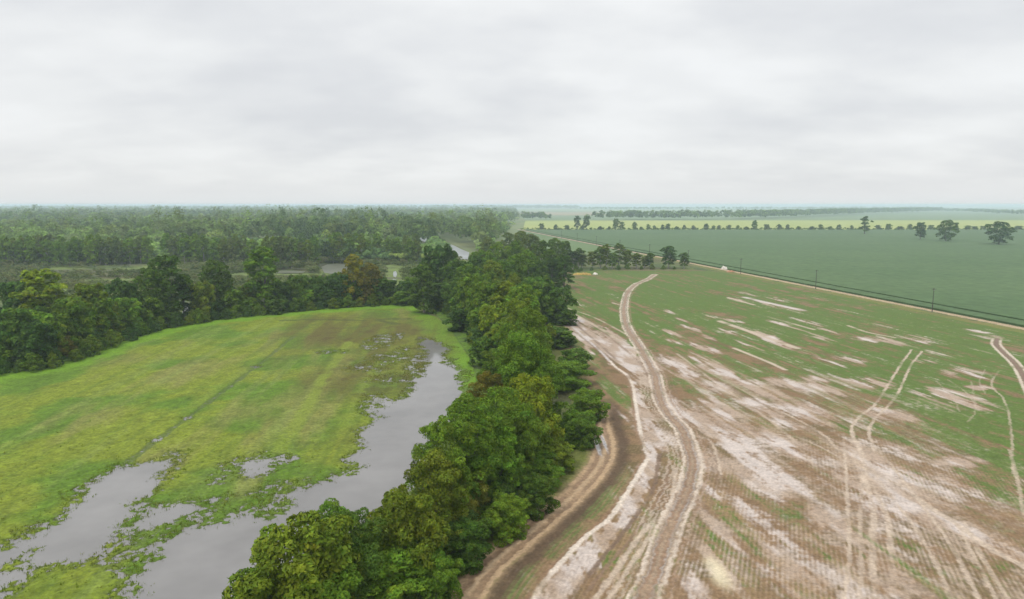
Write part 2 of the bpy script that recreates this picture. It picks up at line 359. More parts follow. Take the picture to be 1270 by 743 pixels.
SILT_P = [(741, 425, 22, 7), (765, 443, 18, 6), (797, 475, 13, 10), (800, 452, 14, 7), (838, 452, 16, 8), (855, 467, 14, 8), (832, 502, 14, 10), (850, 515, 16, 14), (793, 515, 9, 18), (870, 535, 26, 9), (815, 544, 15, 16), (881, 574, 15, 14), (911, 553, 38, 15), (935, 592, 26, 13), (890, 613, 14, 8), (920, 631, 12, 7), (890, 655, 26, 8), (890, 706, 26, 28, 1, False), (872, 733, 22, 16, .9, False),
 (873, 433, 12, 5), (891, 459, 18, 8), (887, 480, 14, 8), (939, 483, 18, 7), (975, 479, 14, 7), (1034, 452, 12, 3), (1052, 447, 16, 3.5), (1010, 472, 8, 5), (933, 501, 8, 7), (886, 504, 9, 9), (989, 514, 20, 11), (902, 514, 12, 8), (916, 530, 26, 8), (876, 533, 20, 8), (973, 527, 14, 5, .8), (954, 515, 16, 6, .7), (835, 425, 8, 3), (835, 440, 16, 4), (872, 431, 14, 4), (833, 414, 12, 2.5), (858, 408, 10, 2.2), (828, 387, 8, 1.5), (845, 398, 8, 1.3),
 (960, 597, 16, 13), (995, 519, 14, 7), (971, 551, 26, 10), (1190, 500, 30, 12), (1109, 515, 16, 7), (1170, 597, 16, 5), (1187, 575, 9, 10), (1035, 653, 14, 16, .9, False), (1138, 422, 24, 5), (1108, 424, 22, 4), (1071, 422, 14, 4), (1032, 413, 20, 2.5), (1082, 476, 16, 9), (1168, 439, 16, 6), (1200, 465, 22, 9), (1220, 482, 9, 8), (1179, 493, 30, 12), (1108, 516, 16, 7), (1225, 419, 14, 3), (1212, 412, 12, 2), (1145, 450, 14, 4, .7), (1054, 446, 15, 3.5), (1017, 482, 14, 3), (1035, 487, 14, 2.2),
 (915, 373, 14, 2), (925, 365, 14, 1.5, .8), (965, 372, 18, 3, .8), (955, 378, 34, 3.2), (985, 384, 14, 2), (912, 400, 18, 3), (885, 395, 12, 2.5, .9), (945, 415, 30, 4), (960, 425, 26, 3.5), (975, 405, 24, 2), (1000, 400, 22, 2, .8), (1010, 418, 20, 2.5), (1020, 372, 14, 2, .7), (1040, 385, 20, 2, .5), (907, 413, 12, 2.5), (935, 432, 20, 1.5), (880, 420, 8, 2.5), (865, 445, 12, 4, .9), (1010, 440, 20, 2.5, .7), (1090, 405, 26, 2, .7),
 (728, 400, 14, 1.8), (756, 412, 16, 2.0), (716, 376, 10, 1.4), (764, 378, 5, 1.6), (735, 377, 8, 1.2, .6), (738, 412, 26, 4.5, .9), (722, 402, 16, 4, .9), (775, 428, 20, 3),
 (1090, 590, 34, 26, .7, False), (1075, 570, 20, 14, .8, False), (1140, 640, 24, 14, .7), (1200, 665, 30, 10, .8), (1250, 690, 24, 8, .7), (1060, 610, 16, 20, .6, False), (1115, 560, 22, 8, .7), (960, 680, 40, 30, .45, False), (1000, 720, 50, 24, .45, False), (1070, 700, 30, 40, .4, False), (1120, 730, 24, 18, .4, False)]
si = patches(SILT_P, 1.15)
zone = sm(20, 50, X) * sm(105, 80, X - (Y - 150) * .05) * (sm(215, 145, Y) * .24 + sm(300, 200, Y) * .11) + sm(8, 20, X) * sm(130, 105, Y) * .10 + sm(330, 200, Y) * .05 + sm(60, 90, X) * sm(90, 140, Y) * sm(330, 250, Y) * .06 - sm(340, 420, Y) * .25
brkn = .30 + 1.1 * sm(.36, .62, fbm(ra / 11, rb / 1.5, 92, 3) * .7 + n_mid * .3)
si = si * .84 * brkn + zone + (n_row - .5) * (.32 + .8 * sm(110, 170, Y)) + (n_mid - .5) * (.45 + .35 * sm(160, 110, Y)) + (n_rowf - .5) * .3 + (n_strk - .5) * .75 * sm(95, 150, Y)
si = np.clip(si, 0, 1.2)
# silt band left of the main track, running down to the photograph's lower edge
BAND = pts([(757, 452), (775, 462), (790, 476), (800, 500), (812, 525), (820, 560), (812, 605), (785, 650), (742, 705), (712, 750), (660, 830), (590, 830), (664, 743), (680, 718), (701, 694), (728, 667), (758, 643), (785, 608), (801, 575), (797, 550), (790, 520), (786, 490), (780, 470)])
sdb = poly_sdf(X, Y, BAND, 8); band = sm(-.5, 1.2, sdb + (n_rowf - .5) * 2.4 + (n_mid - .5) * 3.2)
si = np.maximum(si, band * .95)
LEFTB = pts([(703, 388), (730, 400), (790, 440), (806, 458), (800, 470), (770, 462), (735, 440), (700, 405)])
sl_ = sm(-.5, 2.5, poly_sdf(X, Y, LEFTB, 8) + (n_row - .5) * 14)
si = np.maximum(si, sl_)
G = G - .5 * sm(.3, .8, si)
# crop rows: one direction over most of the field, headland rows in the near right
hd = np.array([.37, .93]); hb = X * hd[1] - Y * hd[0]
head = sm(165, 140, Y)
ph = np.where(head > .5, hb, rb); rowp = np.sin(ph * 2 * np.pi / .60)
rowamp = sm(165, 90, Y) * .52 * (.35 + .65 * sm(.3, .6, fbm(X / 12, Y / 12, 91, 3)))
gm = sm(.36, .92, G - rowp * .22 * rowamp + (n_fine - .5) * .55 + (n_rowf - .5) * .3)
mixc(cf, GREEN2, gm * .55); mixc(cf, GREEN, gm * sm(.55, .9, G + (n_fine - .5) * .4) * .85)
mixc(cf, (.27, .195, .12), (1 - gm) * sm(.1, .9, rowp) * rowamp * .45)
smk = sm(.16, 1.0, si - .22 * gm + rowp * .22 * rowamp + (n_fine - .5) * .75 + (n_rowf - .5) * .3)
mixc(cf, SILT, smk * .8)
white = sm(.5, .78, fbm(ra / 9, rb / 3, 15, 3) + .10 * sm(210, 120, Y) * sm(70, 30, X) + .04) * smk
mixc(cf, PALE, white * .75)
wetf = smk * .35 + white * .35
yel = sm(1.2, .3, np.hypot(*blob(890, 712, 17, 22, False)) + (n_mid - .5) * .7)
mixc(cf, (.5, .43, .27), yel * .7); wetf = np.maximum(wetf, yel * .75)
zf = .35 + (n_mid - .5) * .10 + rowp * .035 * rowamp + (n_fine - .5) * .05 - smk * .04 + gm * .05 * (n_fine - .3)
# margins of the field: dark wet soil and rough grass by the belt, weedy verge by the road
mg = sm(6.5, 2.0, sd_f + (n_mid - .5) * 5) * (X < 40) * sm(420, 300, Y)
mixc(cf, (.095, .11, .03), mg * .9)
bk = sm(8, 1, np.abs(Y - (482 - .03 * X)) + (n_mid - .5) * 8) * (X > 50) * (X < 160); mixc(cf, (.14, .095, .06), bk * .7)

def track(px, spec, reach=6, smooth=6, rough=.35, world=None):
    """spec: (offset, half width, colour, strength, wetness, height)"""
    global cf
    L = smooth_line(pts(px) if world is None else world, smooth)
    idx, d, al = line_dist(X, Y, L, reach)
    d = d + (n_big[idx] - .5) * rough * 2.0 + (n_mid[idx] - .5) * rough * 1.0 + (n_fine[idx] - .5) * rough * 2.2
    brk = fbm(al / 7, al * 0 + len(px), 33, 3)
    for off, hw, col, st, wt, dz in spec:
        off_ = off
        m = sm(hw * 1.4, hw * .5, np.abs(d - off_)) * st
        if st < .95: m = m * (.35 + .65 * sm(.25, .5, brk))
        sub = cf[idx]; sub += (np.asarray(col, float) - sub) * m[:, None]; cf[idx] = sub
        zf[idx] += dz * m; wetf[idx] = wetf[idx] * (1 - m) + wt * m
    return idx, d
TAN, RUT, PINK = (.30, .19, .105), (.20, .125, .075), (.37, .295, .225)
# faint tracks first (left is positive)
thin = [((0, .32, PINK, .85, .25, -.05),), ]
def ruts(px, gap, hw, col=PINK, st=.85, dz=-.05): track(px, [(gap / 2, hw, col, st, .25, dz), (-gap / 2, hw, col, st, .25, dz)], 4, rough=.25)
def rut(px, hw=.3, col=PINK, st=.85, dz=-.05, wet=.25): track(px, [(0, hw, col, st, wet, dz)], 3, rough=.22)
rut([(818, 565), (809, 610), (779, 655), (740, 703), (690, 770)], .35, (.13, .085, .055), .9)
rut([(838, 583), (829, 634), (794, 667), (746, 736), (700, 800)], .40)
rut([(846, 590), (838, 628), (806, 668), (765, 730), (720, 800)], .34)
rut([(830, 575), (822, 612), (790, 660), (725, 740), (690, 790)], .28, (.17, .11, .07), .8)
rut([(838, 640), (820, 668), (795, 705), (770, 743), (735, 800)], .28, (.14, .095, .055), .7)
rut([(722, 392), (757, 420), (790, 447), (812, 480)], .5, (.17, .11, .07), .7)
rut([(705, 396), (740, 425), (768, 450)], .5, (.15, .1, .065), .75)
rut([(712, 412), (745, 437), (762, 452)], .5, (.15, .1, .065), .7)
rut([(700, 382), (735, 394), (770, 412), (795, 428)], .45, PINK, .7)
rut([(860, 455), (900, 480), (940, 500), (1000, 530), (1040, 560)], .45, (.16, .11, .065), .6)
rut([(840, 440), (880, 470), (930, 505), (975, 540), (1010, 580)], .4, PINK, .6)
rut([(815, 490), (850, 500), (890, 515), (960, 550)], .35, (.2, .13, .08), .6)
rut([(860, 575), (870, 545), (885, 555), (893, 590)], .25, PINK, .7)
rut([(868, 590), (880, 560), (890, 570), (894, 600)], .22, PINK, .6)
# fan of tracks over the right half
A1 = [(1131, 435), (1116, 456), (1097, 486), (1082, 506), (1067, 517), (1057, 530), (1056, 540), (1062, 552), (1067, 561)]
A2 = [(1144, 437), (1129, 456), (1116, 486), (1103, 503), (1085, 520), (1078, 532), (1077, 541), (1080, 550), (1083, 561)]
rut(A1, .32, PINK, .9); rut(A2, .32, PINK, .9)
rut([(1056, 537), (1060, 570), (1072, 597), (1083, 640), (1081, 685), (1085, 743), (1092, 800)], .45, PINK, .8)
rut([(1045, 540), (1047, 568), (1051, 640), (1053, 692), (1047, 743), (1040, 800)], .27, PINK, .8)
rut([(1067, 561), (1082, 585), (1099, 611), (1134, 657), (1162, 707), (1177, 743), (1195, 800)], .27, PINK, .8)
rut([(1083, 554), (1113, 590), (1148, 636), (1177, 678), (1212, 743), (1235, 800)], .27, PINK, .8)
rut([(1062, 550), (1075, 590), (1098, 640), (1105, 690), (1108, 743)], .4, PINK, .7)
rut([(1100, 590), (1150, 630), (1187, 653), (1219, 678), (1270, 706), (1330, 735)], .6, PINK, .8)
rut([(1187, 653), (1205, 690), (1222, 720), (1240, 760)], .3, PINK, .7)
rut([(1195, 650), (1220, 700), (1250, 745)], .3, PINK, .6)
rut([(1040, 560), (1020, 540), (985, 520), (950, 505)], .35, PINK, .6)
rut([(1050, 575), (1025, 560), (990, 545), (960, 540)], .3, PINK, .6)
rut([(1070, 590), (1066, 640), (1068, 700), (1065, 760)], .3, PINK, .6)
rut([(1239, 462), (1230, 475), (1233, 485), (1245, 497), (1254, 530), (1256, 590)], .24, PINK, .6)
rut([(1222, 460), (1215, 475), (1222, 490)], .2, PINK, .35)
rut([(1205, 475), (1209, 500), (1209, 515), (1200, 525)], .2, PINK, .35)
rut([(1162, 475), (1182, 495), (1190, 512)], .2, PINK, .35)
rut([(1175, 472), (1200, 490), (1211, 508)], .2, PINK, .35)
rut([(1252, 560), (1262, 600), (1268, 640)], .3, PINK, .6)
rut([(1052, 405), (1075, 413), (1110, 420)], .7, PINK, .8)
rut([(923, 369.6), (955, 377), (996, 386)], 1.6, (.42, .37, .34), .9); rut([(903, 370), (935, 379)], .9, PINK, .97)
rut([(893, 399.5), (940, 416), (988, 433)], 1.3, PINK, .9); rut([(910, 433), (949, 449), (973, 460)], .7, PINK, .97)
rut([(953, 394), (1010, 410)], .8, PINK, .8); rut([(1017, 476), (1047, 487)], .5, PINK, .8)
rut([(700, 398), (740, 432), (757, 450)], .45, (.42, .38, .36), .8); rut([(703, 386), (735, 403), (769, 423)], .8, PINK, .7)
rut([(1238, 427), (1262, 431), (1290, 436)], .3, TAN, .8)
# rim of the silt band
track([(757, 449), (764, 457), (775, 465), (783, 475), (787, 490), (789, 505), (791, 520), (796, 545), (803, 568), (800, 577), (783, 605), (758, 643), (728, 667), (701, 694), (680, 718), (664, 743), (630, 800)],
      [(0, .42, (.50, .43, .36), .9, .3, .06), (-.75, .22, RUT, .8, .2, -.06)], 4, rough=.2)
# dark wet strip and weeds between the belt road and the silt
sh = smooth_line(pts(T_BELT)); ix, d, al = line_dist(X, Y, sh, 16)
dd = d + (n_mid[ix] - .5) * 1.6; nearb = sm(175, 140, Y[ix])
m = sm(1.9, 2.6, dd) * sm(5.6, 4.0, dd) * nearb; sub = cf[ix]; sub += (np.array(DARK) - sub) * (m * .85)[:, None]
m2 = sm(3.9, 4.8, dd) * sm(6.9, 6.0, dd) * sm(120, 100, Y[ix]) * sm(.3, .5, n_mid[ix]); stripes = .6 + .4 * np.sin(d * 2 * np.pi / .8)
sub += (np.array((.085, .125, .035)) - sub) * (m2 * .8 * stripes)[:, None]
m3 = sm(-2.0, -2.8, dd) * nearb; sub += (np.array((.105, .12, .03)) - sub) * (m3 * .9)[:, None]
cf[ix] = sub; wetf[ix] *= 1 - np.clip(m + m2 + m3, 0, 1); zf[ix] += m3 * (n_fine[ix] - .3) * .4
i_belt, d_belt = track(T_BELT, [(0, 2.4, (.29, .20, .118), 1, .15, -.05), (.95, .42, (.19, .125, .074), .9, .3, -.08), (-.9, .42, (.20, .13, .078), .9, .3, -.08), (0, .35, (.33, .24, .15), .9, .1, .03), (1.75, .4, (.34, .24, .145), .8, .1, .05), (-1.8, .3, (.32, .225, .135), .7, .1, .03)], 5, rough=.3)
q = sm(1.3, .35, np.minimum(np.hypot(*blob(740.5, 553, 2.6, 14, False)), np.hypot(*blob(749, 550, 2.2, 12, False))) + (n_mid - .5) * .8 + (n_fine - .5) * .5)
mixc(cf, (.40, .385, .39), q * .85); wetf = np.maximum(wetf, q); zf -= q * .03  # puddles in the ruts; their sky reflection is painted as pale base colour
RIM = (.43, .355, .285)
for o_, w_ in ((2.6, .2), (3.3, .16), (-2.5, .22), (-3.2, .18), (-4.1, .2), (4.2, .15)): track([p for p in T_MAIN if p[1] > 430], [(o_, w_, (.36, .29, .225) if o_ < 3 else (.16, .105, .065), .6, .3, -.03)], 6, rough=.5)
spec = [(0, 1.1, (.205, .140, .088), .98, .2, -.10), (0, .45, (.28, .212, .15), .5, .2, .02), (.75, .28, (.30, .275, .26), .5, .95, -.02), (-.75, .28, (.30, .275, .26), .4, .95, -.02), (1.55, .44, RIM, .6, .3, .06), (-1.55, .40, RIM, .6, .3, .06), (1.6, .22, RIM, .85, .3, .03), (-1.6, .2, RIM, .85, .3, .03), (.45, .25, RUT, .9, .3, -.05), (-.5, .25, RUT, .9, .3, -.05), (2.55, .3, RUT, .6, .2, -.03)]
i_main, d_main = track(T_MAIN, spec, 5, rough=.38)
i_east, d_east = track(T_EAST, [(0, .75, (.14, .09, .058), 1, .3, -.1), (1.15, .42, RIM, .9, .3, .05), (-1.15, .42, RIM, .9, .3, .05)], 4, rough=.2)
clod = (fbm(X / .42, Y / .42, 95, 2) - .5) * .5 * sm(240, 120, Y) + (n_mid - .5) * .22; cf *= (1 + clod)[:, None]; zf += clod * .08
C[jf] = cf[jf]; Zh[jf] = zf[jf]; WET[jf] = np.clip(wetf[jf], 0, 1)
REG[i_main[(np.abs(d_main) < 2.6) & jf[i_main]]] = 4; REG[i_east[(np.abs(d_east) < 2.2) & jf[i_east]]] = 4
REG[i_belt[(np.abs(d_belt) < 2.4) & (Y[i_belt] < 175)]] = 3
mm = (REG == 3) & ~jf; C[mm] = cf[mm]; Zh[mm] = zf[mm]
# --- the gravel road and its verges
t_r = (X - road_a[0]) * rn[0] + (Y - road_a[1]) * rn[1]
vg = (t_r > -9 + (n_mid - .5) * 5) & (t_r < -1.6); k = vg * sm(.25, .6, n_mid)
mixc(C, (.15, .14, .04), k * .8); mixc(C, (.10, .12, .035), vg * sm(.5, .7, n_fine) * .6)
rdm = np.abs(t_r) < 2.2 + (n_mid - .5) * 1.2; REG[rdm] = 6
C[rdm] = (.34, .26, .17); mixc(C, (.27, .2, .125), rdm * sm(.45, .65, n_fine)); mixc(C, (.2, .18, .07), rdm * sm(.35, .1, np.abs(t_r)) * .5)
Zh[np.abs(t_r) < 14] = .35; Zh[rdm] = .45; WET[np.abs(t_r) < 2.2] = 0
vr = (t_r > 2.2); C[vr] = (.05, .065, .022); Zh[vr & (t_r < 3.4)] = .1
REG[t_r > 9] = 5

fi = np.arange((NR - 1) * NC).reshape(NR - 1, NC)[:, :-1].ravel()
quads = np.stack([fi, fi + 1, fi + NC + 1, fi + NC], 1); freg = REG[quads[:, 0]]
P3 = np.stack([X, Y, Zh], 1); C4 = np.concatenate([np.clip(C, 0, 1), np.ones((N, 1))], 1)
for rid, nm, mt in ((0, 'land', M_LAND), (1, 'meadow', M_MEADOW), (2, 'field', M_FIELD), (3, 'dirt_road', M_FIELD), (4, 'farm_track', M_FIELD), (6, 'gravel_road', M_FIELD)):
    fq = quads[freg == rid]; u, inv = np.unique(fq.ravel(), return_inverse=True)
    o = link_mesh(np_mesh(nm, P3[u], inv.astype(np.int32), 4, mt, (('Col', 'FLOAT_COLOR', C4[u]), ('wet', 'FLOAT', WET[u])), smooth=True)); tag(o, kind='structure')

def ground_z(x, y):
    """height of the near grid"""
    j = int(np.clip(np.searchsorted(ys, y), 0, NR - 1)); hw = .80 * ys[j] + 60
    i = int(np.clip(round((x / hw + 1) / 2 * (NC - 1)), 0, NC - 1)); return float(Zh[j * NC + i])

# ------------------------------------------------------------------ water and far land
def sheet(name, poly, z, mat, thick=0.0):
    V = [(p[0], p[1], z) for p in poly]; n = len(V); Fc = [tuple(range(n))]
    if thick:
        V += [(p[0], p[1], z - thick) for p in poly]; Fc += [((i + 1) % n, i, n + i, n + (i + 1) % n) for i in range(n)]
    o = mesh_obj(name, V, Fc, mat); tag(o, kind='structure'); return o
wp = np.array(belt_left + meadow_far + [(-190, 60), (-120, 25)])
sheet('flood_water', wp, 0.0, M_WATER)
def far_mat(name, c1, c2, scale): return mat_sheet(name, c1, c2, scale, .12)
BIG = 18000
gm_ = mat_sheet('distant farmland', (.10, .15, .05), (.16, .165, .075), .0022, .15)
o = mesh_obj('ground', [(-BIG, -3000, -.9), (BIG, -3000, -.9), (BIG, BIG, -.9), (-BIG, BIG, -.9)], [(0, 1, 2, 3)], gm_); tag(o, kind='structure')
# soybean field right of the road: a standing crop 0.8 m high with a drive-through gap
M_SOY = mat_sheet('soybean leaves', (.057, .100, .037), (.070, .114, .044), .012, .25)
def rp(Y, off): return tuple(roadpt(Y, off))
g0, g1 = 12.5, 15.5
far_y = 1255
sheet('soybean_field', [rp(40, 3.6), rp(far_y, 3.6), rp(far_y, g0), rp(40, g0)], 1.0, M_SOY, 1.6)
sheet('soybean_field', [rp(40, g1), rp(far_y, g1), (1500, far_y), (1500, 60), (500, 30)], 1.0, M_SOY, 1.6)
M_FURROW = mat_sheet('furrow soil', (.05, .06, .025), (.07, .065, .035), .2, .3)
sheet('furrow', [rp(40, g0 - .5), rp(far_y, g0 - .5), rp(far_y, g1 + .5), rp(40, g1 + .5)], 0.05, M_FURROW)
# road beyond the fine grid, and the young crop on its left
M_ROADF = mat_sheet('pale gravel', (.33, .26, .18), (.28, .22, .15), .3, .2)
sheet('gravel_road', [rp(640, -2.6), rp(1300, -2.6), rp(1300, 2.6), rp(640, 2.6)], .2, M_ROADF)
M_CROP2 = mat_sheet('young crop', (.085, .14, .05), (.11, .15, .06), .03, .2)
sheet('crop_field', [(60, 641), rp(641, -4), rp(1250, -4), (10, 1250), (10, 800)], .1, M_CROP2)
# bands of far fields, each a parcel of its own
M_YEL = mat_sheet('yellowing crop', (.27, .29, .085), (.225, .27, .075), .004, .12)
M_BLUE = mat_sheet('green crop', (.105, .16, .075), (.13, .17, .085), .003, .12)
M_TANF = mat_sheet('bare field', (.26, .21, .13), (.2, .18, .1), .003, .12)
sheet('far_field', [(20, 1275), (1800, 1275), (2100, 2080), (40, 2020)], .0, M_YEL)
sheet('far_field', [(40, 2030), (2100, 2090), (2400, 3000), (40, 3000)], .0, M_BLUE)
sheet('far_field', [(30, 3020), (420, 3020), (560, 4300), (60, 4300)], .0, M_TANF)
sheet('far_field', [(430, 3020), (2500, 3020), (3600, 4600), (580, 4600)], .0, M_BLUE)
sheet('far_field', [(-1200, 4700), (4000, 4700), (5600, 7000), (-2500, 7000)], .0, mat_sheet('pale far crop', (.2, .24, .11), (.13, .18, .08), .0016, .1))
# river and marsh pools
M_MARSHW = mat_water('still marsh water', (.10, .105, .075)); M_MARSHW.node_tree.nodes['Principled BSDF'].inputs['Roughness'].default_value = .3
def pool(name, px, mat, z=.62): sheet(name, pts(px, z), z, mat)
RIVER = [(520, 294), (545, 299), (562, 304), (572, 309), (582, 313), (580, 322), (572, 322), (566, 314), (556, 308), (540, 303), (515, 297)]
pool('river', RIVER, M_RIVER)
pool('pond', [(488, 337), (491, 336), (492.5, 340), (491, 344), (488, 343), (487.5, 340)], M_RIVER)
pool('pond', [(484, 347.5), (488, 346), (491.5, 347), (490, 350), (485.5, 350.5)], M_RIVER)
pool('pond', [(226, 380), (231, 376), (238, 379), (240, 386), (235, 391), (227, 390)], M_RIVER)
pool('pond', [(338, 336.5), (350, 335.5), (368, 335.8), (379, 336.4), (376, 338.4), (356, 339), (341, 338.8)], M_MARSHW)
pool('pond', [(398, 331), (406, 328), (417, 327), (429, 328.5), (433, 333), (429, 338), (413, 340), (402, 338)], M_MARSHW)
GLINT = [(489, 345), (231, 384), (574, 316), (566, 311)]

# ------------------------------------------------------------------ grass tufts, thickest where the water thins out
def tufts(name, P, hts, cols, blades, label, wid=.07):
    n = len(P); a = rng.uniform(0, 6.283, (n, blades)); sp = rng.uniform(.02, .26, (n, blades)); hh = hts[:, None] * rng.uniform(.6, 1.2, (n, blades))
    bx = P[:, 0:1] + np.cos(a) * sp; by = P[:, 1:2] + np.sin(a) * sp; bz = P[:, 2:3] + 0 * a - .03; q = a + rng.uniform(-1, 1, (n, blades))
    wx = -np.sin(q) * wid; wy = np.cos(q) * wid; lx = np.cos(a) * hh * .55; ly = np.sin(a) * hh * .55
    V = np.stack([np.stack([bx - wx, by - wy, bz], 2), np.stack([bx + wx, by + wy, bz], 2), np.stack([bx + lx, by + ly, bz + hh], 2)], 2).reshape(-1, 3)
    T = np.repeat(np.concatenate([cols, np.ones((n, 1))], 1), blades, 0); T[:, :3] *= rng.uniform(.75, 1.3, (len(T), 1)); T = np.repeat(T, 3, 0)
    o = link_mesh(np_mesh(name, V, np.arange(len(V)), 3, M_LEAF, (('tint', 'FLOAT_COLOR', T),))); o.color = (1, 1, 1, 1); tag(o, label, 'grass', kind='stuff')
cellw = (.80 * Y + 60) * 2 / NC * np.gradient(ys)[np.repeat(np.arange(NR), NC)]
pr = im * (Y < 330) * cellw * (4.5 * np.clip(tr_ - .15, 0, 1) * (base > .12) * (zm > -.16) + .3 * sm(150, 80, Y) * (base < .4)) * sm(340, 200, Y)
k = np.nonzero(rng.uniform(size=N) < pr)[0]; k = k[np.abs(X[k]) < .80 * Y[k] + 6]
gc = np.array([(.125, .175, .016), (.11, .155, .016), (.155, .17, .026), (.12, .115, .03)])[np.clip((n_mid[k] * 3.4 - .2 + rng.normal(0, .5, len(k))).astype(int) + (brown[k] > .5), 0, 3)]
tufts('meadow_grass', np.stack([X[k] + rng.uniform(-.1, .1, len(k)), Y[k], np.maximum(Zh[k], -.12)], 1), rng.uniform(.16, .42, len(k)), gc, 4, 'tufts of wet green grass standing in and around the flood water')

# ------------------------------------------------------------------ trees
def unit(n):
    v = rng.normal(size=(n, 3)); return v / np.linalg.norm(v, axis=1)[:, None]
def leaf_cloud(centers, radii, n, size, flat=.8, up=.35, shell=(.72, 1.06), quad=True, hue=.07):
    """many small leaf sprays on the shells of the crown's clumps"""
    K = len(centers); w = radii ** 2; pick = rng.choice(K, n * 2, p=w / w.sum())
    d = unit(n * 2); d[:, 2] = np.where(d[:, 2] < -.35, -d[:, 2] * .6, d[:, 2]); d /= np.linalg.norm(d, axis=1)[:, None]
    rr = rng.uniform(shell[0], shell[1], n * 2) ** .8
    p = centers[pick] + d * (radii[pick] * rr)[:, None] * np.array([1, 1, flat])
    keep = np.ones(n * 2, bool)
    for k in range(K):
        q = (p - centers[k]) / np.array([1, 1, flat]); keep &= ~((np.linalg.norm(q, axis=1) < radii[k] * .74) & (pick != k))
    j = np.nonzero(keep)[0][:n]; p = p[j]; d = d[j]; pick = pick[j]; n = len(j)
    nrm = d + np.array([0, 0, up]) + rng.normal(size=(n, 3)) * .45; nrm /= np.linalg.norm(nrm, axis=1)[:, None]
    t = np.cross(nrm, unit(n)); t /= np.linalg.norm(t, axis=1)[:, None] + 1e-9; b = np.cross(nrm, t)
    L = size * rng.uniform(.6, 1.5, n)[:, None]; W = L * rng.uniform(.45, .75, n)[:, None]
    bend = nrm * (L * .22)
    if quad: V = np.stack([p - t * L - bend, p + b * W * .8, p + t * L - bend, p - b * W * .8], 1); k = 4
    else: V = np.stack([p - t * L - b * W * .6 - bend * .5, p + t * L - b * W * .3 - bend, p + b * W], 1); k = 3
    clump = rng.uniform(.82, 1.2, K)[pick]; val = clump * rng.uniform(.75, 1.3, n); warm = rng.normal(0, hue, n) + rng.normal(0, hue * .8, K)[pick]
    tint = np.stack([val * (1 + warm), val, val * (1 - warm * .6), np.ones(n)], 1)
    return V.reshape(-1, 3), k, np.repeat(tint, k, 0)
def tube(path, rad, seg=7):
    path = np.asarray(path, float); V = []; Fc = []
    for i, p in enumerate(path):
        d = path[min(i + 1, len(path) - 1)] - path[max(i - 1, 0)]; d /= np.linalg.norm(d) + 1e-9
        u = np.cross(d, (0, 1, .1) if abs(d[1]) < .9 else (1, 0, 0)); u /= np.linalg.norm(u); v = np.cross(d, u)
        for s_ in range(seg):
            a = 2 * math.pi * s_ / seg; V.append(p + (u * math.cos(a) + v * math.sin(a)) * rad[i])
    for i in range(len(path) - 1):
        for s_ in range(seg):
            a = i * seg + s_; b = i * seg + (s_ + 1) % seg; Fc.append((a, b, b + seg, a + seg))
    Fc.append(tuple(range((len(path) - 1) * seg, len(path) * seg))); return V, Fc
class MB:
    def __init__(s): s.V = []; s.F = []
    def add(s, V, Fc):
        k = len(s.V); s.V += [tuple(v) for v in V]; s.F += [tuple(i + k for i in f) for f in Fc]; return s
    def tube(s, p, r, seg=7): return s.add(*tube(p, r, seg))
    def box(s, c, e):
        V = [(c[0] + e[0] * a, c[1] + e[1] * b, c[2] + e[2] * d) for a in (-1, 1) for b in (-1, 1) for d in (-1, 1)]
        return s.add(V, [(0, 1, 3, 2), (4, 6, 7, 5), (0, 4, 5, 1), (2, 3, 7, 6), (0, 2, 6, 4), (1, 5, 7, 3)])
    def build(s, name, mat, parent=None, link=True): return mesh_obj(name, s.V, s.F, mat, parent, link)

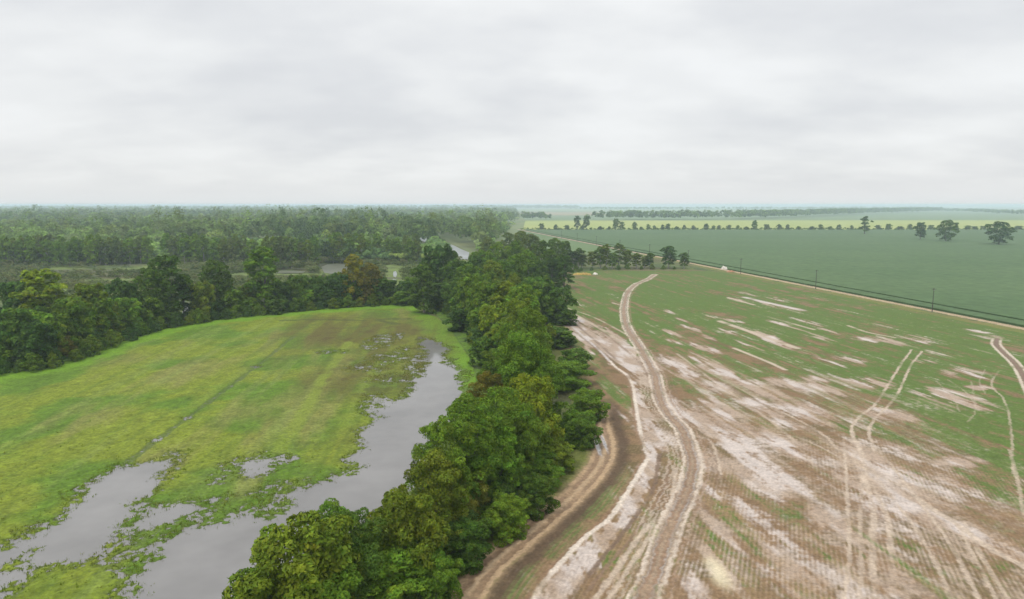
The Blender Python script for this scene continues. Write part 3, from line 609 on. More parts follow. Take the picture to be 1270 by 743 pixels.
PROFILE = {'round': [(0, .75), (.2, .92), (.45, 1.02), (.7, 1.02), (.88, .82), (1, .3)], 'tall': [(0, .75), (.25, .95), (.5, 1), (.75, 1), (.9, .8), (1, .3)],
           'wide': [(0, .5), (.25, .85), (.5, 1.02), (.72, .98), (.88, .66), (1, .15)], 'bush': [(0, .95), (.3, 1), (.6, .85), (.85, .5), (1, .1)], 'dome': [(0, .8), (.3, 1), (.6, 1.0), (.8, .9), (.93, .68), (1, .25)]}
def tree_proto(h, r, nleaf, size, base=.22, lobes=22, shape='round', bark=M_BARK, limbs=7, flat=.95, sub=6, lr=(.24, .40)):
    """trunk with limbs, and a crown of leaf clumps set on uneven boughs"""
    pt, pr_ = zip(*PROFILE[shape]); cs, rs, main = [], [], []
    for i in range(lobes):
        t = (i + rng.uniform(0, 1)) / lobes; a = i * 2.4 + rng.uniform(-.5, .5); k = np.interp(t, pt, pr_) * rng.uniform(.72, 1.12)
        l = r * rng.uniform(*lr); z = h * (base + (1 - base) * t); q = max(0, r * k - l * .8) * rng.uniform(.8, 1)
        c = np.array([math.cos(a) * q, math.sin(a) * q, min(z, h - l * .6)]); main.append((c, l))
    for c, l in main:
        cs.append(c); rs.append(l * .82)
        o = np.array([c[0], c[1], 0]); o = o / (np.linalg.norm(o) + 1e-6)
        for d in unit(sub) + o * .7 + np.array([0, 0, .45]):
            d = d / np.linalg.norm(d); cs.append(c + d * l * rng.uniform(.6, .95)); rs.append(l * rng.uniform(.34, .56))
    for t in (.3, .55, .75): cs.append((0, 0, h * (base + (1 - base) * t))); rs.append(r * .5 * np.interp(t, pt, pr_))
    cs = np.array(cs); rs = np.array(rs)
    V, k, T = leaf_cloud(cs, rs, nleaf, size, flat, .25)
    crown = np_mesh('crown', V, np.arange(len(V)), k, M_LEAF, (('tint', 'FLOAT_COLOR', T),))
    mb = MB(); lean = rng.normal(0, .02 * h, 2); tr = max(.1, h * .015)
    path = [(0, 0, -.4), (lean[0] * .2, lean[1] * .2, h * .2), (lean[0] * .5, lean[1] * .5, h * .45), (lean[0], lean[1], h * .75)]
    mb.tube(path, [tr * 1.5, tr, tr * .75, tr * .25])
    for i in range(min(limbs, lobes)):
        c = main[(i * 3 + 4) % lobes][0]; z0 = min(h * rng.uniform(.15, .5), c[2] * .8); st = np.array([lean[0] * z0 / h * .8, lean[1] * z0 / h * .8, z0]); mid = (st + c) / 2 + np.array([0, 0, -.03 * h])
        mb.tube([st, mid, c], [tr * .45, tr * .3, tr * .1], 5)
    to = mb.build('trunk', bark, None, False); return to.data, crown, h, r
NEAR = [tree_proto(18, 5.6, 26000, .175, .02, 30), tree_proto(18, 5.2, 25000, .175, .02, 26, 'tall'), tree_proto(18, 6.2, 28000, .18, .04, 36, 'wide'),
        tree_proto(18, 5.4, 25000, .175, .0, 24, 'dome'), tree_proto(18, 5.6, 27000, .165, .02, 40, lr=(.19, .33)), tree_proto(18, 5.0, 24000, .19, .0, 22, 'tall', lr=(.24, .4))]
MID = [tree_proto(20, 6.0, 7000, .40, .02, 30), tree_proto(20, 5.0, 6000, .38, .02, 24, 'tall'), tree_proto(20, 6.6, 7500, .42, .05, 36, 'wide'), tree_proto(20, 5.6, 6500, .38, .0, 22, 'dome'), tree_proto(20, 5.8, 7000, .37, .02, 38, lr=(.19, .33))]
SMALLN = [tree_proto(10, 4.6, 18000, .18, -.02, 26, 'dome'), tree_proto(10, 4.2, 17000, .18, -.02, 22), tree_proto(10, 4.8, 18000, .175, -.02, 32, lr=(.19, .33))]
SMALLM = [tree_proto(11, 5.0, 5600, .38, -.02, 26, 'dome'), tree_proto(11, 4.6, 5000, .37, -.02, 22), tree_proto(11, 5.2, 5600, .37, -.02, 30, lr=(.19, .33))]
GROVE = [tree_proto(22, 4.6, 3600, .48, .16, 22, 'tall', M_PALE), tree_proto(22, 5.2, 3800, .48, .18, 24, 'round', M_PALE), tree_proto(22, 4.2, 3200, .46, .2, 18, 'tall', M_PALE)]
FORE = [tree_proto(21, 5.0, 2200, .66, .05, 20, 'tall', M_PALE), tree_proto(21, 5.6, 2400, .7, .06, 22, 'round'), tree_proto(21, 4.6, 2000, .64, .08, 18, 'tall', M_PALE), tree_proto(21, 6.0, 2500, .7, .04, 26, 'wide')]
LONE = [tree_proto(22, 8.6, 3600, .6, .10, 20, 'wide', lr=(.2, .42)), tree_proto(22, 7, 3000, .6, .18, 15, lr=(.2, .42)), tree_proto(22, 5.6, 1700, .6, .14, 10, 'round', lr=(.2, .4))]
BUSH = [tree_proto(5, 3.0, 3200, .2, -.02, 16, 'bush', limbs=3), tree_proto(5, 3.4, 3400, .21, -.02, 20, 'bush', limbs=3), tree_proto(5, 2.6, 2800, .2, -.02, 13, 'bush', limbs=3)]
HUES = {'dark green': (.074, .134, .017), 'deep green': (.058, .112, .02), 'mid green': (.105, .180, .016), 'olive green': (.122, .172, .015), 'yellow-green': (.158, .215, .013), 'light green': (.122, .205, .018), 'russet-tinged': (.145, .145, .02), 'golden-tipped': (.20, .20, .018), 'grey-green': (.115, .160, .036)}

PLACED = []
def plant(kind, x, y, z, h, r, hue, protos, name='tree', cat='tree', label=None, group=None):
    if protos in (NEAR, MID) and h / r < 2.75: protos = SMALLN if protos is NEAR else SMALLM
    tr, cr, ph_, pr = protos[rng.integers(len(protos))]
    sx = r / pr * rng.uniform(.92, 1.08); sy = r / pr * rng.uniform(.92, 1.08)
    e = empty(name, (x, y, z), rng.uniform(0, 6.28), (sx, sy, h / ph_))
    c = np.array(HUES[hue]) * rng.uniform(.88, 1.14) * np.array([rng.uniform(.93, 1.07), 1, 1])
    for nm, me in (('trunk', tr), ('crown', cr)):
        o = bpy.data.objects.new(nm, me); COL.objects.link(o); o.parent = e; o.color = (*c, 1)
    if cat: tag(e, label, cat, group)
    rec = dict(e=e, x=x, y=y, h=h, r=r, hue=hue, kind=kind); PLACED.append(rec); return rec
def top(px, py, h): return at(px, py, h + .3)

ORD = ['first', 'second', 'third', 'fourth', 'fifth', 'sixth', 'seventh', 'eighth', 'ninth', 'tenth', 'eleventh', 'twelfth', 'thirteenth', 'fourteenth', 'fifteenth', 'sixteenth', 'seventeenth', 'eighteenth', 'nineteenth', 'twentieth'] + ['twenty-' + w for w in ('first', 'second', 'third', 'fourth', 'fifth', 'sixth', 'seventh', 'eighth', 'ninth')] + ['thirtieth'] + ['thirty-' + w for w in ('first', 'second', 'third', 'fourth', 'fifth', 'sixth', 'seventh', 'eighth', 'ninth')] + ['fortieth'] + ['forty-' + w for w in ('first', 'second', 'third', 'fourth', 'fifth', 'sixth', 'seventh', 'eighth', 'ninth')] + ['fiftieth']

# belt between the flooded meadow and the muddy field: (crown top px, height, radius, hue)
A = [(372, 652, 14, 5.6, 'olive green'), (325, 712, 8, 3.6, 'mid green'), (475, 682, 13, 5.8, 'light green'), (436, 640, 12, 4.0, 'dark green'), (408, 628, 11, 3.4, 'mid green'), (500, 616, 14, 4.6, 'olive green'), (540, 640, 14, 4.4, 'mid green'), (400, 712, 11, 5, 'light green'), (515, 662, 11, 4.6, 'dark green'), (560, 640, 10, 3.6, 'deep green'), (540, 690, 7, 3.2, 'mid green'), (580, 648, 8, 3.2, 'dark green'),
     (578, 500, 19, 5.6, 'mid green'), (548, 524, 17, 4.6, 'mid green'), (538, 566, 14, 4.4, 'olive green'), (600, 545, 18, 5, 'mid green'), (640, 512, 20, 5.6, 'mid green'), (622, 592, 13, 4.6, 'deep green'), (572, 590, 14, 4.0, 'russet-tinged'), (660, 560, 15, 5, 'mid green'), (684, 546, 13, 4.2, 'olive green'), (664, 592, 9, 3.4, 'dark green'), (628, 617, 9, 3.4, 'mid green'), (715, 512, 16, 4.6, 'mid green'), (700, 452, 21, 6.2, 'mid green'), (655, 472, 21, 6, 'yellow-green'), (730, 486, 16, 4.8, 'mid green'), (724, 516, 10, 3.4, 'dark green'), (620, 488, 19, 5, 'mid green'), (606, 466, 13, 4, 'russet-tinged'), (610, 520, 18, 4.5, 'light green'),
     (690, 408, 21, 6, 'dark green'), (648, 415, 21, 6, 'mid green'), (712, 436, 14, 4.5, 'dark green'), (618, 436, 15, 4.5, 'mid green'), (668, 346, 27, 7.2, 'dark green'), (690, 360, 25, 6, 'dark green'), (643, 374, 24, 6, 'olive green'), (618, 380, 23, 5.6, 'yellow-green'), (601, 392, 19, 5, 'mid green'), (600, 407, 15, 4.4, 'deep green'), (655, 388, 22, 6, 'mid green'), (578, 368, 22, 5.6, 'mid green'), (560, 358, 21, 5.6, 'dark green'), (545, 362, 17, 5, 'deep green'), (607, 352, 23, 6, 'mid green'), (590, 344, 22, 6, 'mid green'), (628, 352, 20, 5.6, 'yellow-green'), (570, 384, 16, 4.6, 'deep green'), (648, 356, 21, 5.6, 'mid green'), (600, 420, 13, 4, 'dark green'), (626, 402, 18, 4.8, 'light green'), (700, 385, 20, 5, 'dark green'), (670, 440, 17, 5, 'mid green')]
for px, py, h, r, hue in A:
    p = top(px, py, h)
    while h > 8 and 135 < p[1] < 330 and p[0] - r < np.interp(p[1], [q[1] for q in belt_left], [q[0] for q in belt_left]) + 4: h -= .5; p = top(px, py, h)
    while h > 6 and p[1] < 260 and p[0] + r * .8 > np.interp(p[1], [q[1] for q in belt_right], [q[0] for q in belt_right]) - 2.2: h -= .4; p = top(px, py, h)
    d = np.hypot(*p)
    plant('A', p[0], p[1], max(0, ground_z(*p)), h, r * (1.05 if d < 150 else 1.2), hue, NEAR if d < 175 else MID)
# filler crowns keep the belt closed
bp = np.array(belt_left + [(-30, 330), (-8, 415)] + belt_right[::-1])
tries = 0; nfill = 0
while tries < 6000 and nfill < 62:
    tries += 1; y = rng.uniform(70, 410); x = rng.uniform(-40, 18)
    if not inside(np.array([x]), np.array([y]), bp)[0]: continue
    if poly_sdf(np.array([x]), np.array([y]), bp, 20)[0] < (5.4 if y < 130 else 4.2): continue
    if 130 < y < 300 and x < np.interp(y, [p[1] for p in belt_left], [p[0] for p in belt_left]) + 8: continue
    if any(math.hypot(x - q['x'], y - q['y']) < 5.3 for q in PLACED): continue
    h = rng.uniform(9, 13) if y < 220 else rng.uniform(13, 18)
    plant('A', x, y, ground_z(x, y), h, rng.uniform(4.2, 5.2), rng.choice(['mid green', 'mid green', 'dark green', 'olive green', 'light green']), NEAR if y < 175 else MID); nfill += 1
# belt along the far edge of the meadow
B = [(18, 352, 20, 6.5, 'deep green'), (48, 337, 24, 7, 'yellow-green'), (110, 354, 19, 7, 'olive green'), (85, 372, 17, 5.5, 'mid green'), (42, 390, 14, 6, 'light green'), (55, 402, 12, 4.6, 'olive green'), (20, 415, 9, 4.4, 'mid green'), (70, 420, 8, 4, 'russet-tinged'), (85, 385, 15, 5, 'dark green'), (130, 385, 14, 5, 'olive green'), (150, 372, 15, 5.6, 'light green'), (180, 366, 15, 5.4, 'light green'), (203, 320, 27, 7.5, 'dark green'), (185, 335, 22, 5.6, 'dark green'), (150, 350, 18, 5.6, 'deep green'), (225, 345, 20, 5, 'deep green'), (265, 326, 24, 6, 'dark green'), (248, 352, 19, 4.6, 'olive green'), (325, 309, 27, 7.6, 'mid green'), (285, 360, 16, 4.8, 'mid green'), (312, 370, 12, 4, 'light green'), (345, 352, 17, 5, 'deep green'), (368, 344, 18, 5, 'dark green'), (395, 345, 18, 5.2, 'dark green'), (375, 360, 13, 4.4, 'light green'), (415, 342, 19, 5.5, 'deep green'), (438, 318, 24, 4.4, 'golden-tipped'), (458, 328, 21, 5.5, 'russet-tinged'), (440, 350, 16, 5, 'dark green'), (470, 345, 18, 5, 'dark green'), (515, 345, 18, 6, 'mid green'), (540, 352, 16, 5, 'dark green'), (120, 372, 18, 5, 'mid green'), (10, 385, 16, 5, 'dark green'), (206, 372, 14, 4.6, 'dark green'), (265, 372, 13, 4.4, 'deep green'), (500, 362, 14, 5, 'mid green'), (340, 372, 11, 4, 'dark green'), (410, 362, 12, 4, 'dark green'), (160, 395, 9, 3.6, 'mid green'), (105, 405, 10, 4, 'dark green')]
for px, py, h, r, hue in B:
    p = top(px, py, h)
    while h > 6 and p[1] < 420 and poly_sdf(p[:1], p[1:], MEADOW, 20)[0] > -r * .8 - 1.5: h -= .5; p = top(px, py, h)
    z = ground_z(*p) if p[1] < 630 else .3
    plant('B', p[0], p[1], max(0, z), h, r * 1.22, hue, MID)
def hides(x, y, h, r):
    ux, uy = proj(x, y, h + .5); vx, vy = proj(x, y, 0); w = F * r / y
    return any(abs(gx - ux) < w + 2 and uy - 2 < gy < vy for gx, gy in GLINT)
edge = smooth_line(np.array(meadow_far[:9]), 10)
for k in range(110):
    i = rng.integers(2, len(edge) - 2); t = edge[i + 1] - edge[i - 1]; t /= np.hypot(*t); nb = np.array([t[1], -t[0]])
    if poly_sdf((edge[i] + nb * 3)[:1], (edge[i] + nb * 3)[1:], MEADOW, 20)[0] > 0: nb = -nb
    p = edge[i] + nb * rng.uniform(4, 26); h = rng.uniform(8, 13); r = rng.uniform(4.6, 6.2)
    if poly_sdf(p[:1], p[1:], MEADOW, 20)[0] > -r * .75: continue
    if any(math.hypot(p[0] - q['x'], p[1] - q['y']) < 5.0 for q in PLACED) or hides(p[0], p[1], h, r): continue
    plant('B', p[0], p[1], .35, h, r, rng.choice(['dark green', 'deep green', 'mid green', 'olive green']), MID)

# grove closing the far end of the field and the dark wood beyond the belt
G_ = [(752, 303, 20, 4.2, 'olive green'), (735, 312, 17, 3.8, 'olive green'), (768, 302, 20, 4.2, 'grey-green'), (745, 306, 19, 4, 'mid green'), (790, 314, 16, 3.8, 'olive green'), (806, 314, 15, 3.2, 'dark green'), (830, 306, 19, 5.4, 'deep green'), (849, 314, 14, 3.6, 'dark green'), (718, 308, 19, 4.6, 'dark green'), (722, 316, 17, 4, 'olive green'), (701, 300, 22, 5.4, 'dark green'), (690, 297, 22, 6, 'mid green'), (672, 300, 24, 6, 'dark green'), (660, 292, 25, 6.5, 'grey-green'), (680, 312, 20, 5, 'mid green'), (655, 312, 22, 6, 'light green'), (640, 318, 22, 5.6, 'mid green'), (625, 325, 20, 5.5, 'dark green'), (700, 318, 18, 5, 'dark green'), (710, 312, 18, 4.4, 'deep green'), (778, 310, 17, 3.4, 'olive green'), (640, 300, 24, 6, 'mid green'), (620, 302, 24, 6.5, 'light green'), (600, 312, 22, 6, 'mid green'), (546, 308, 25, 8, 'deep green'), (570, 326, 20, 7, 'dark green'), (585, 330, 20, 6, 'mid green'), (610, 325, 21, 6, 'olive green'), (630, 290, 24, 6, 'grey-green'), (645, 288, 24, 6, 'olive green'), (605, 296, 24, 6, 'grey-green'), (590, 318, 20, 5.6, 'dark green'), (525, 330, 20, 6, 'dark green'), (800, 318, 13, 2.8, 'olive green'), (760, 314, 16, 3.6, 'mid green'), (668, 325, 17, 5, 'dark green'), (685, 322, 16, 4.6, 'deep green')]
for px, py, h, r, hue in G_:
    p = top(px, py, h)
    while px > 700 and p[1] < 490 and h > 8: h -= .4; p = top(px, py, h)
    plant('G', p[0], p[1], .3, h, r * 1.15, hue, GROVE if px > 700 else MID)

# forest: the front rows are trees of their own, the rest reads as one mass
def forest_right(Yv): return np.where(Yv < 640, -62, np.where(Yv < 2000, -14 + (Yv - 900) * .02, 20))
def forest_front(Xv): return 505 + 18 * np.sin(Xv / 60) + 12 * np.sin(Xv / 23)
nf = 0; tries = 0; FR = []
rv = pts(RIVER, .6)
while nf < 95 and tries < 9000:
    tries += 1; x = rng.uniform(-420, -70); y = forest_front(x) + rng.uniform(0, 30) + (40 if x > -150 else 0) * 1.0
    if poly_sdf(np.array([x]), np.array([y]), rv, 20)[0] > -8: continue
    if x < -.78 * y or any(math.hypot(x - a, y - b) < 6.2 for a, b in FR): continue
    FR.append((x, y)); nf += 1
    plant('F', x, y, .3, rng.uniform(17, 23), rng.uniform(4.2, 5.8), rng.choice(['grey-green', 'light green', 'olive green', 'light green', 'mid green']), FORE,
          label='hazy grey-green tree in the front rows of the forest beyond the marsh', group='front rows of the forest beyond the marsh')

def mass(name, P, hh, rr, cols, ntri, size, mat):
    """one object: many small trees of leaf triangles"""
    n = len(P); NL = 9; lob = unit(n * NL).reshape(n, NL, 3); lob[:, :, 2] = np.where(lob[:, :, 2] < -.5, -lob[:, :, 2], lob[:, :, 2])
    lob *= rng.uniform(.45, .75, (n, NL, 1)); lr = rng.uniform(.34, .56, (n, NL, 1)); lt = rng.uniform(.82, 1.2, (n, NL))
    pick = rng.integers(0, NL, (n, ntri)); dirs = unit(n * ntri).reshape(n, ntri, 3); dirs[:, :, 2] = np.where(dirs[:, :, 2] < -.25, -dirs[:, :, 2], dirs[:, :, 2])
    I = np.arange(n)[:, None]; dirs += lob[I, pick] * .8; dirs /= np.linalg.norm(dirs, axis=2)[:, :, None]
    sc = np.stack([rr, rr, hh * .40], 1)[:, None, :]
    c = np.stack([P[:, 0], P[:, 1], hh * .60], 1)[:, None, :] + (lob[I, pick] + dirs * lr[I, pick] * rng.uniform(.8, 1.08, (n, ntri, 1))) * sc
    nr = (dirs + np.array([0, 0, .3]) + rng.normal(size=dirs.shape) * .3).reshape(-1, 3); nr /= np.linalg.norm(nr, axis=1)[:, None]
    c = c.reshape(-1, 3); t = np.cross(nr, unit(len(c))); t /= np.linalg.norm(t, axis=1)[:, None] + 1e-9; b = np.cross(nr, t)
    L = np.repeat(size, ntri)[:, None] * rng.uniform(.7, 1.4, (len(c), 1))
    V = np.stack([c - t * L, c + t * L * .8 + b * L * .3, c + b * L * 1.1 - nr * L * .3], 1).reshape(-1, 3)
    T = np.repeat(np.concatenate([cols, np.ones((n, 1))], 1), ntri, 0); T[:, :3] *= (rng.uniform(.8, 1.25, (n, ntri)) * lt[I, pick]).reshape(-1, 1); T = np.repeat(T, 3, 0)
    return V, T
def scatter(n, x0, x1, y0, y1, ok):
    x = rng.uniform(x0, x1, n); y = rng.uniform(y0, y1, n); m = ok(x, y); return np.stack([x[m], y[m]], 1)
pal = np.array([HUES[k] for k in ('grey-green', 'olive green', 'mid green', 'dark green', 'light green', 'deep green')])
def cols_for(P, seed):
    a = fbm(P[:, 0] / 120, P[:, 1] / 170, seed, 3); b = rng.uniform(0, 1, len(P)); i = np.clip(((a - .3) * 2.2 + (b - .5) * .9) * 6, 0, 5).astype(int)
    c = pal[np.array([4, 0, 1, 2, 3, 5])[i]] * rng.uniform(.7, 1.3, (len(P), 1)); return c * .78 + c.mean(1)[:, None] * .22
VV, TT = [], []
clear = lambda x, y: poly_sdf(x, y, rv, 20) < -9
def fx(x, y): return (x < forest_right(y)) & (x > -.80 * y - 20)
glade = lambda x, y, s_, th: fbm(x / 140, y / 60, s_, 3) < th
for (n, y0, y1, nt, sz, hmin, hmax, rlo, rhi) in ((2300, 535, 720, 260, .95, 15, 25, 4.0, 7), (5600, 720, 1250, 120, 1.35, 15, 26, 4.8, 8.5), (9000, 1250, 2600, 50, 2.3, 15, 27, 6, 10.5), (12000, 2600, 5600, 16, 4.2, 15, 28, 8, 15)):
    P = scatter(n, -.8 * y1, 40, y0, y1, lambda x, y: fx(x, y) & (y > forest_front(x) + 25) & glade(x, y, 51, .66))
    if y0 < 720: P = P[clear(P[:, 0], P[:, 1])]
    if y1 > 700: P = P[poly_sdf(P[:, 0], P[:, 1], rv, 20) < -9]
    hh = rng.uniform(hmin, hmax, len(P)) * (.42 + .78 * sm(.34, .64, fbm(P[:, 0] / 260, P[:, 1] / 150, 61, 3))); big = rng.uniform(size=len(P)) < .05; hh[big] *= 1.5
    v, t = mass('forest', P, hh, rng.uniform(rlo, rhi, len(P)) * np.where(big, 1.4, 1), cols_for(P, 71) * (.8 + .5 * sm(.62, .36, fbm(P[:, 0] / 260, P[:, 1] / 150, 61, 3)))[:, None] * 1.4, nt, np.full(len(P), sz), M_LEAF); VV.append(v); TT.append(t)
def stuff_mass(name, VV, TT, label, cat):
    V = np.concatenate(VV); T = np.concatenate(TT); me = np_mesh(name, V, np.arange(len(V)), 3, M_LEAF, (('tint', 'FLOAT_COLOR', T),))
    o = link_mesh(me); o.color = (1, 1, 1, 1); tag(o, label, cat, kind='stuff'); return o
stuff_mass('forest', VV, TT, 'continuous hazy forest canopy stretching left to the horizon', 'forest')
# low brush over the marsh
P = scatter(11000, -460, -20, 335, 545, lambda x, y: (x > -.8 * y - 20) & (sm(.44, .6, fbm(x / 60, y / 22, 81, 3)) > rng.uniform(size=len(x))) & (poly_sdf(x, y, np.array(meadow_far + [(-400, 60), (0, 60)]), 30) < -22))
for gpx in ([(338, 335), (379, 335), (379, 340), (338, 340)], [(398, 327), (433, 327), (433, 340), (398, 340)], RIVER, [(480, 334), (497, 334), (497, 356), (480, 356)], [(220, 372), (242, 372), (242, 396), (220, 396)]):
    P = P[poly_sdf(P[:, 0], P[:, 1], pts(gpx, .6), 20) < -1.5]
mb_c = np.array([(.115, .145, .045), (.09, .125, .035), (.13, .14, .05), (.07, .1, .03)])[rng.integers(0, 4, len(P))]
v, t = mass('marsh_brush', P, rng.uniform(1.5, 6.0, len(P)) * (.6 + .8 * fbm(P[:, 0] / 50, P[:, 1] / 25, 83, 2)), rng.uniform(1.8, 4.2, len(P)), mb_c, 70, np.full(len(P), .5), M_LEAF)
stuff_mass('marsh_brush', [v], [t], 'low pale green brush covering the marsh behind the meadow trees', 'brush')
# far treelines over the fields
def line_mass(name, px, width, n, hlo, hhi, nt, sz, label, dens=None):
    L = smooth_line(pts(px), 20); k = rng.integers(0, len(L), n); P = L[k] + rng.normal(0, 1, (n, 2)) * width
    seg = np.linalg.norm(np.diff(L, axis=0), axis=1); cum = np.concatenate([[0], np.cumsum(seg)]); u = rng.uniform(0, cum[-1], n)
    P = np.stack([np.interp(u, cum, L[:, 0]), np.interp(u, cum, L[:, 1])], 1) + rng.normal(0, 1, (n, 2)) * width
    hh = rng.uniform(hlo, hhi, n); cc = np.array([HUES['deep green'], HUES['dark green'], HUES['mid green']])[rng.integers(0, 3, n)]
    v, t = mass(name, P, hh, hh * .33, cc, nt, np.full(n, sz), M_LEAF); stuff_mass(name, [v], [t], label, 'treeline')
line_mass('treeline', [(738, 273), (800, 272.4), (860, 272), (920, 271.4), (1000, 268.5), (1080, 265), (1160, 262.2)], 26, 1500, 17, 30, 60, 3.0, 'long blue-green treeline behind the yellow field, tapering off to the right')
line_mass('treeline', [(645, 273.4), (660, 273.2), (676, 272.8)], 10, 36, 14, 26, 90, 2.4, 'short clump of blue-green trees standing right of the forest edge')
line_mass('treeline', [(380, 259.6), (560, 259), (640, 258.8), (716, 258.9)], 60, 700, 26, 44, 24, 8, 'faint blue wooded ridge low on the horizon above the forest edge')
line_mass('treeline', [(1160, 262), (1200, 263), (1240, 265), (1290, 267)], 30, 260, 12, 24, 40, 3.4, 'faint blue trees at the right edge of the horizon')
line_mass('treeline', [(720, 260), (850, 259.6), (1000, 259.4), (1150, 259)], 90, 500, 14, 28, 20, 6, 'thinnest far-off treeline just under the horizon over the right fields')
line_mass('treeline', [(-40, 259.6), (100, 259.4), (250, 259.2), (400, 259)], 120, 900, 22, 38, 20, 8, 'faint blue treeline on the horizon beyond the forest at left')

# lone oaks in the soybeans
for px, pb, pt, w, hue, k, lab in ((1072, 291, 269.5, 7.5, 'dark green', 2, 'ragged fork-topped lone tree in the soybean field, leftmost of four'), (1141, 298, 277, 8, 'deep green', 1, 'small round lone tree on a bare trunk in the soybean field'),
                               (1173, 300, 275, 12.5, 'dark green', 0, 'broad dome-shaped lone tree in the soybeans between the smallest and widest lone trees'), (1238.5, 304, 277, 15.5, 'deep green', 0, 'widest lone tree in the soybean field, its trunk showing, at the right edge')):
    p = at(px, pb); d = p[1]; hgt = (pb - pt) * d / F * 1.01
    plant('L', p[0], p[1], .2, hgt, w * d / F, hue, [LONE[k]], name='lone_tree', label=lab, cat='tree', group='lone trees standing in the soybean field')
# hedgerow along the far end of the soybeans
HB = [(672, 268.5 + 9, 5), (689, 279, 3.6), (703, 279.5, 5), (716, 268.5, 5.5), (727, 268.5, 6), (722, 280, 4), (744, 281, 4), (764, 272, 6), (772, 276, 4), (755, 281, 2.5), (787, 276, 4), (803, 278.5, 3.2), (811, 280, 3), (821, 279, 3), (828, 278, 4), (849, 279.5, 3), (859, 280, 3), (876, 278, 4), (884, 280, 3.4), (893, 280, 3.4), (905, 279.6, 4), (916, 280, 3), (937, 274, 4.6), (950, 278.5, 5), (967, 278.6, 4), (976, 278.8, 3), (1016, 278.8, 4), (1040, 279, 4), (1055, 280, 3), (1028, 281, 4), (1090, 279.6, 5), (1100, 278, 5), (1130, 278.5, 4), (1155, 279.6, 5), (990, 281, 4), (1005, 281, 4), (925, 281.4, 4), (840, 281.4, 4), (795, 281.6, 3), (1115, 281, 5), (1200, 280, 5), (1220, 280.6, 5), (1185, 280.4, 5), (1262, 280.4, 6), (1210, 281, 5)]
for px, pt, w in HB:
    p = at(px, 285.4); d = p[1]; hgt = max(3.5, (285.6 - pt) * d / F)
    nm = 'hedgerow_tree'
    plant('H', p[0], p[1] + rng.uniform(-6, 6), .0, hgt, w * d / F * .9, rng.choice(['dark green', 'deep green', 'mid green']), [FORE[i] for i in (1, 3)] if w < 5 else [LONE[1]], name=nm,
          label='small dark hedgerow tree in the row between the soybeans and the yellow field', group='hedgerow trees along the far end of the soybeans')
P = np.stack([np.linspace(20, 1010, 520), np.full(520, 1258.)], 1) + rng.normal(0, 3, (520, 2))
v, t = mass('hedgerow_brush', P, rng.uniform(1.5, 5, 520), rng.uniform(1.5, 3.2, 520), np.array([HUES['deep green'], HUES['dark green']])[rng.integers(0, 2, 520)], 40, np.full(520, .8), M_LEAF)
stuff_mass('hedgerow_brush', [v], [t], 'low dark brush along the foot of the far hedgerow', 'brush')

# shrubs at the feet of the belts
def shrub_row(line, n, off, hlo, hhi, group, lab, cond=lambda p: True):
    L = smooth_line(np.array(line), 10); k = 0; got = []
    cum = np.concatenate([[0], np.cumsum(np.linalg.norm(np.diff(L, axis=0), axis=1))])
    for u in np.linspace(0, cum[-1], n):
        u += rng.uniform(-1, 1); x = np.interp(u, cum, L[:, 0]) + rng.uniform(*off); y = np.interp(u, cum, L[:, 1]) + rng.uniform(-1, 1)
        if not cond((x, y)) or hides(x, y, 4, 3): continue
        h = rng.uniform(hlo, hhi)
        plant('S', x, y, max(.05, ground_z(x, y)), h, h * .62, rng.choice(['dark green', 'mid green', 'deep green', 'olive green']), BUSH, name='shrub', cat='shrub', group=group, label=lab)
shrub_row([(-12, 62), (-6, 74), (-1.5, 88), (6, 104), (12, 124), (14, 150)], 26, (-6.6, -4.4), 2.0, 3.8, 'shrubs along the dirt road side of the belt', 'low leafy shrub at the foot of the tree belt beside the dirt road')
shrub_row([(-10, 163), (-13, 197), (-24, 249), (-38, 298)], 22, (5.5, 8), 3, 5, 'shrubs along the levee side of the belt', 'low leafy shrub at the foot of the tree belt beside the grassy levee')
shrub_row(meadow_far[:9], 46, (-1, 2), 3, 5.5, 'shrubs along the far edge of the meadow', 'low dark shrub at the foot of the trees along the far edge of the meadow', lambda p: True)
shrub_row([(10, 425), (40, 465), (80, 484), (118, 484)], 16, (-2, 2), 2, 4, 'shrubs at the foot of the grove', 'low shrub at the foot of the grove closing the far end of the field')

# labels of the belt trees: hue, side and order
def name_belt(kind, txt_fn):
    rows = {}
    for q in PLACED:
        if q['kind'] == kind: rows.setdefault(txt_fn(q)[0], []).append(q)
    for row, qs in rows.items():
        by = {}
        for q in sorted(qs, key=lambda q: txt_fn(q)[1]):
            by.setdefault(q['hue'], []).append(q)
        for hue, l in by.items():
            for i, q in enumerate(l):
                num = 'lone' if len(l) == 1 else ORD[i]
                q['e']['label'] = f"{num} {hue} tree {txt_fn(q)[2]} {row}"; q['e']['group'] = txt_fn(q)[3]
def fa(q):
    x, y = q['x'], q['y']; L = np.interp(y, [p[1] for p in belt_left], [p[0] for p in belt_left]); Rr = np.interp(y, [p[1] for p in belt_right], [p[0] for p in belt_right])
    u = (x - L) / max(Rr - L, 1)
    side = 'on the water side of the belt' if u < .45 else 'on the field side of the belt'
    return side, y, 'from below', 'trees of the belt between meadow and field'
name_belt('A', fa)
def fb(q):
    d = abs(poly_sdf(np.array([q['x']]), np.array([q['y']]), MEADOW, 80)[0])
    return ('in the front row behind the meadow' if d < 14 else 'standing back behind the meadow'), q['x'] / q['y'], 'from left', 'trees along the far edge of the meadow'
name_belt('B', fb)
def fg(q):
    return ('in the grove at the far end of the field' if q['x'] / q['y'] > .075 else 'in the dark wood beyond the belt'), q['x'] / q['y'], 'from left', 'trees of the wood closing the far end of the field'
name_belt('G', fg)

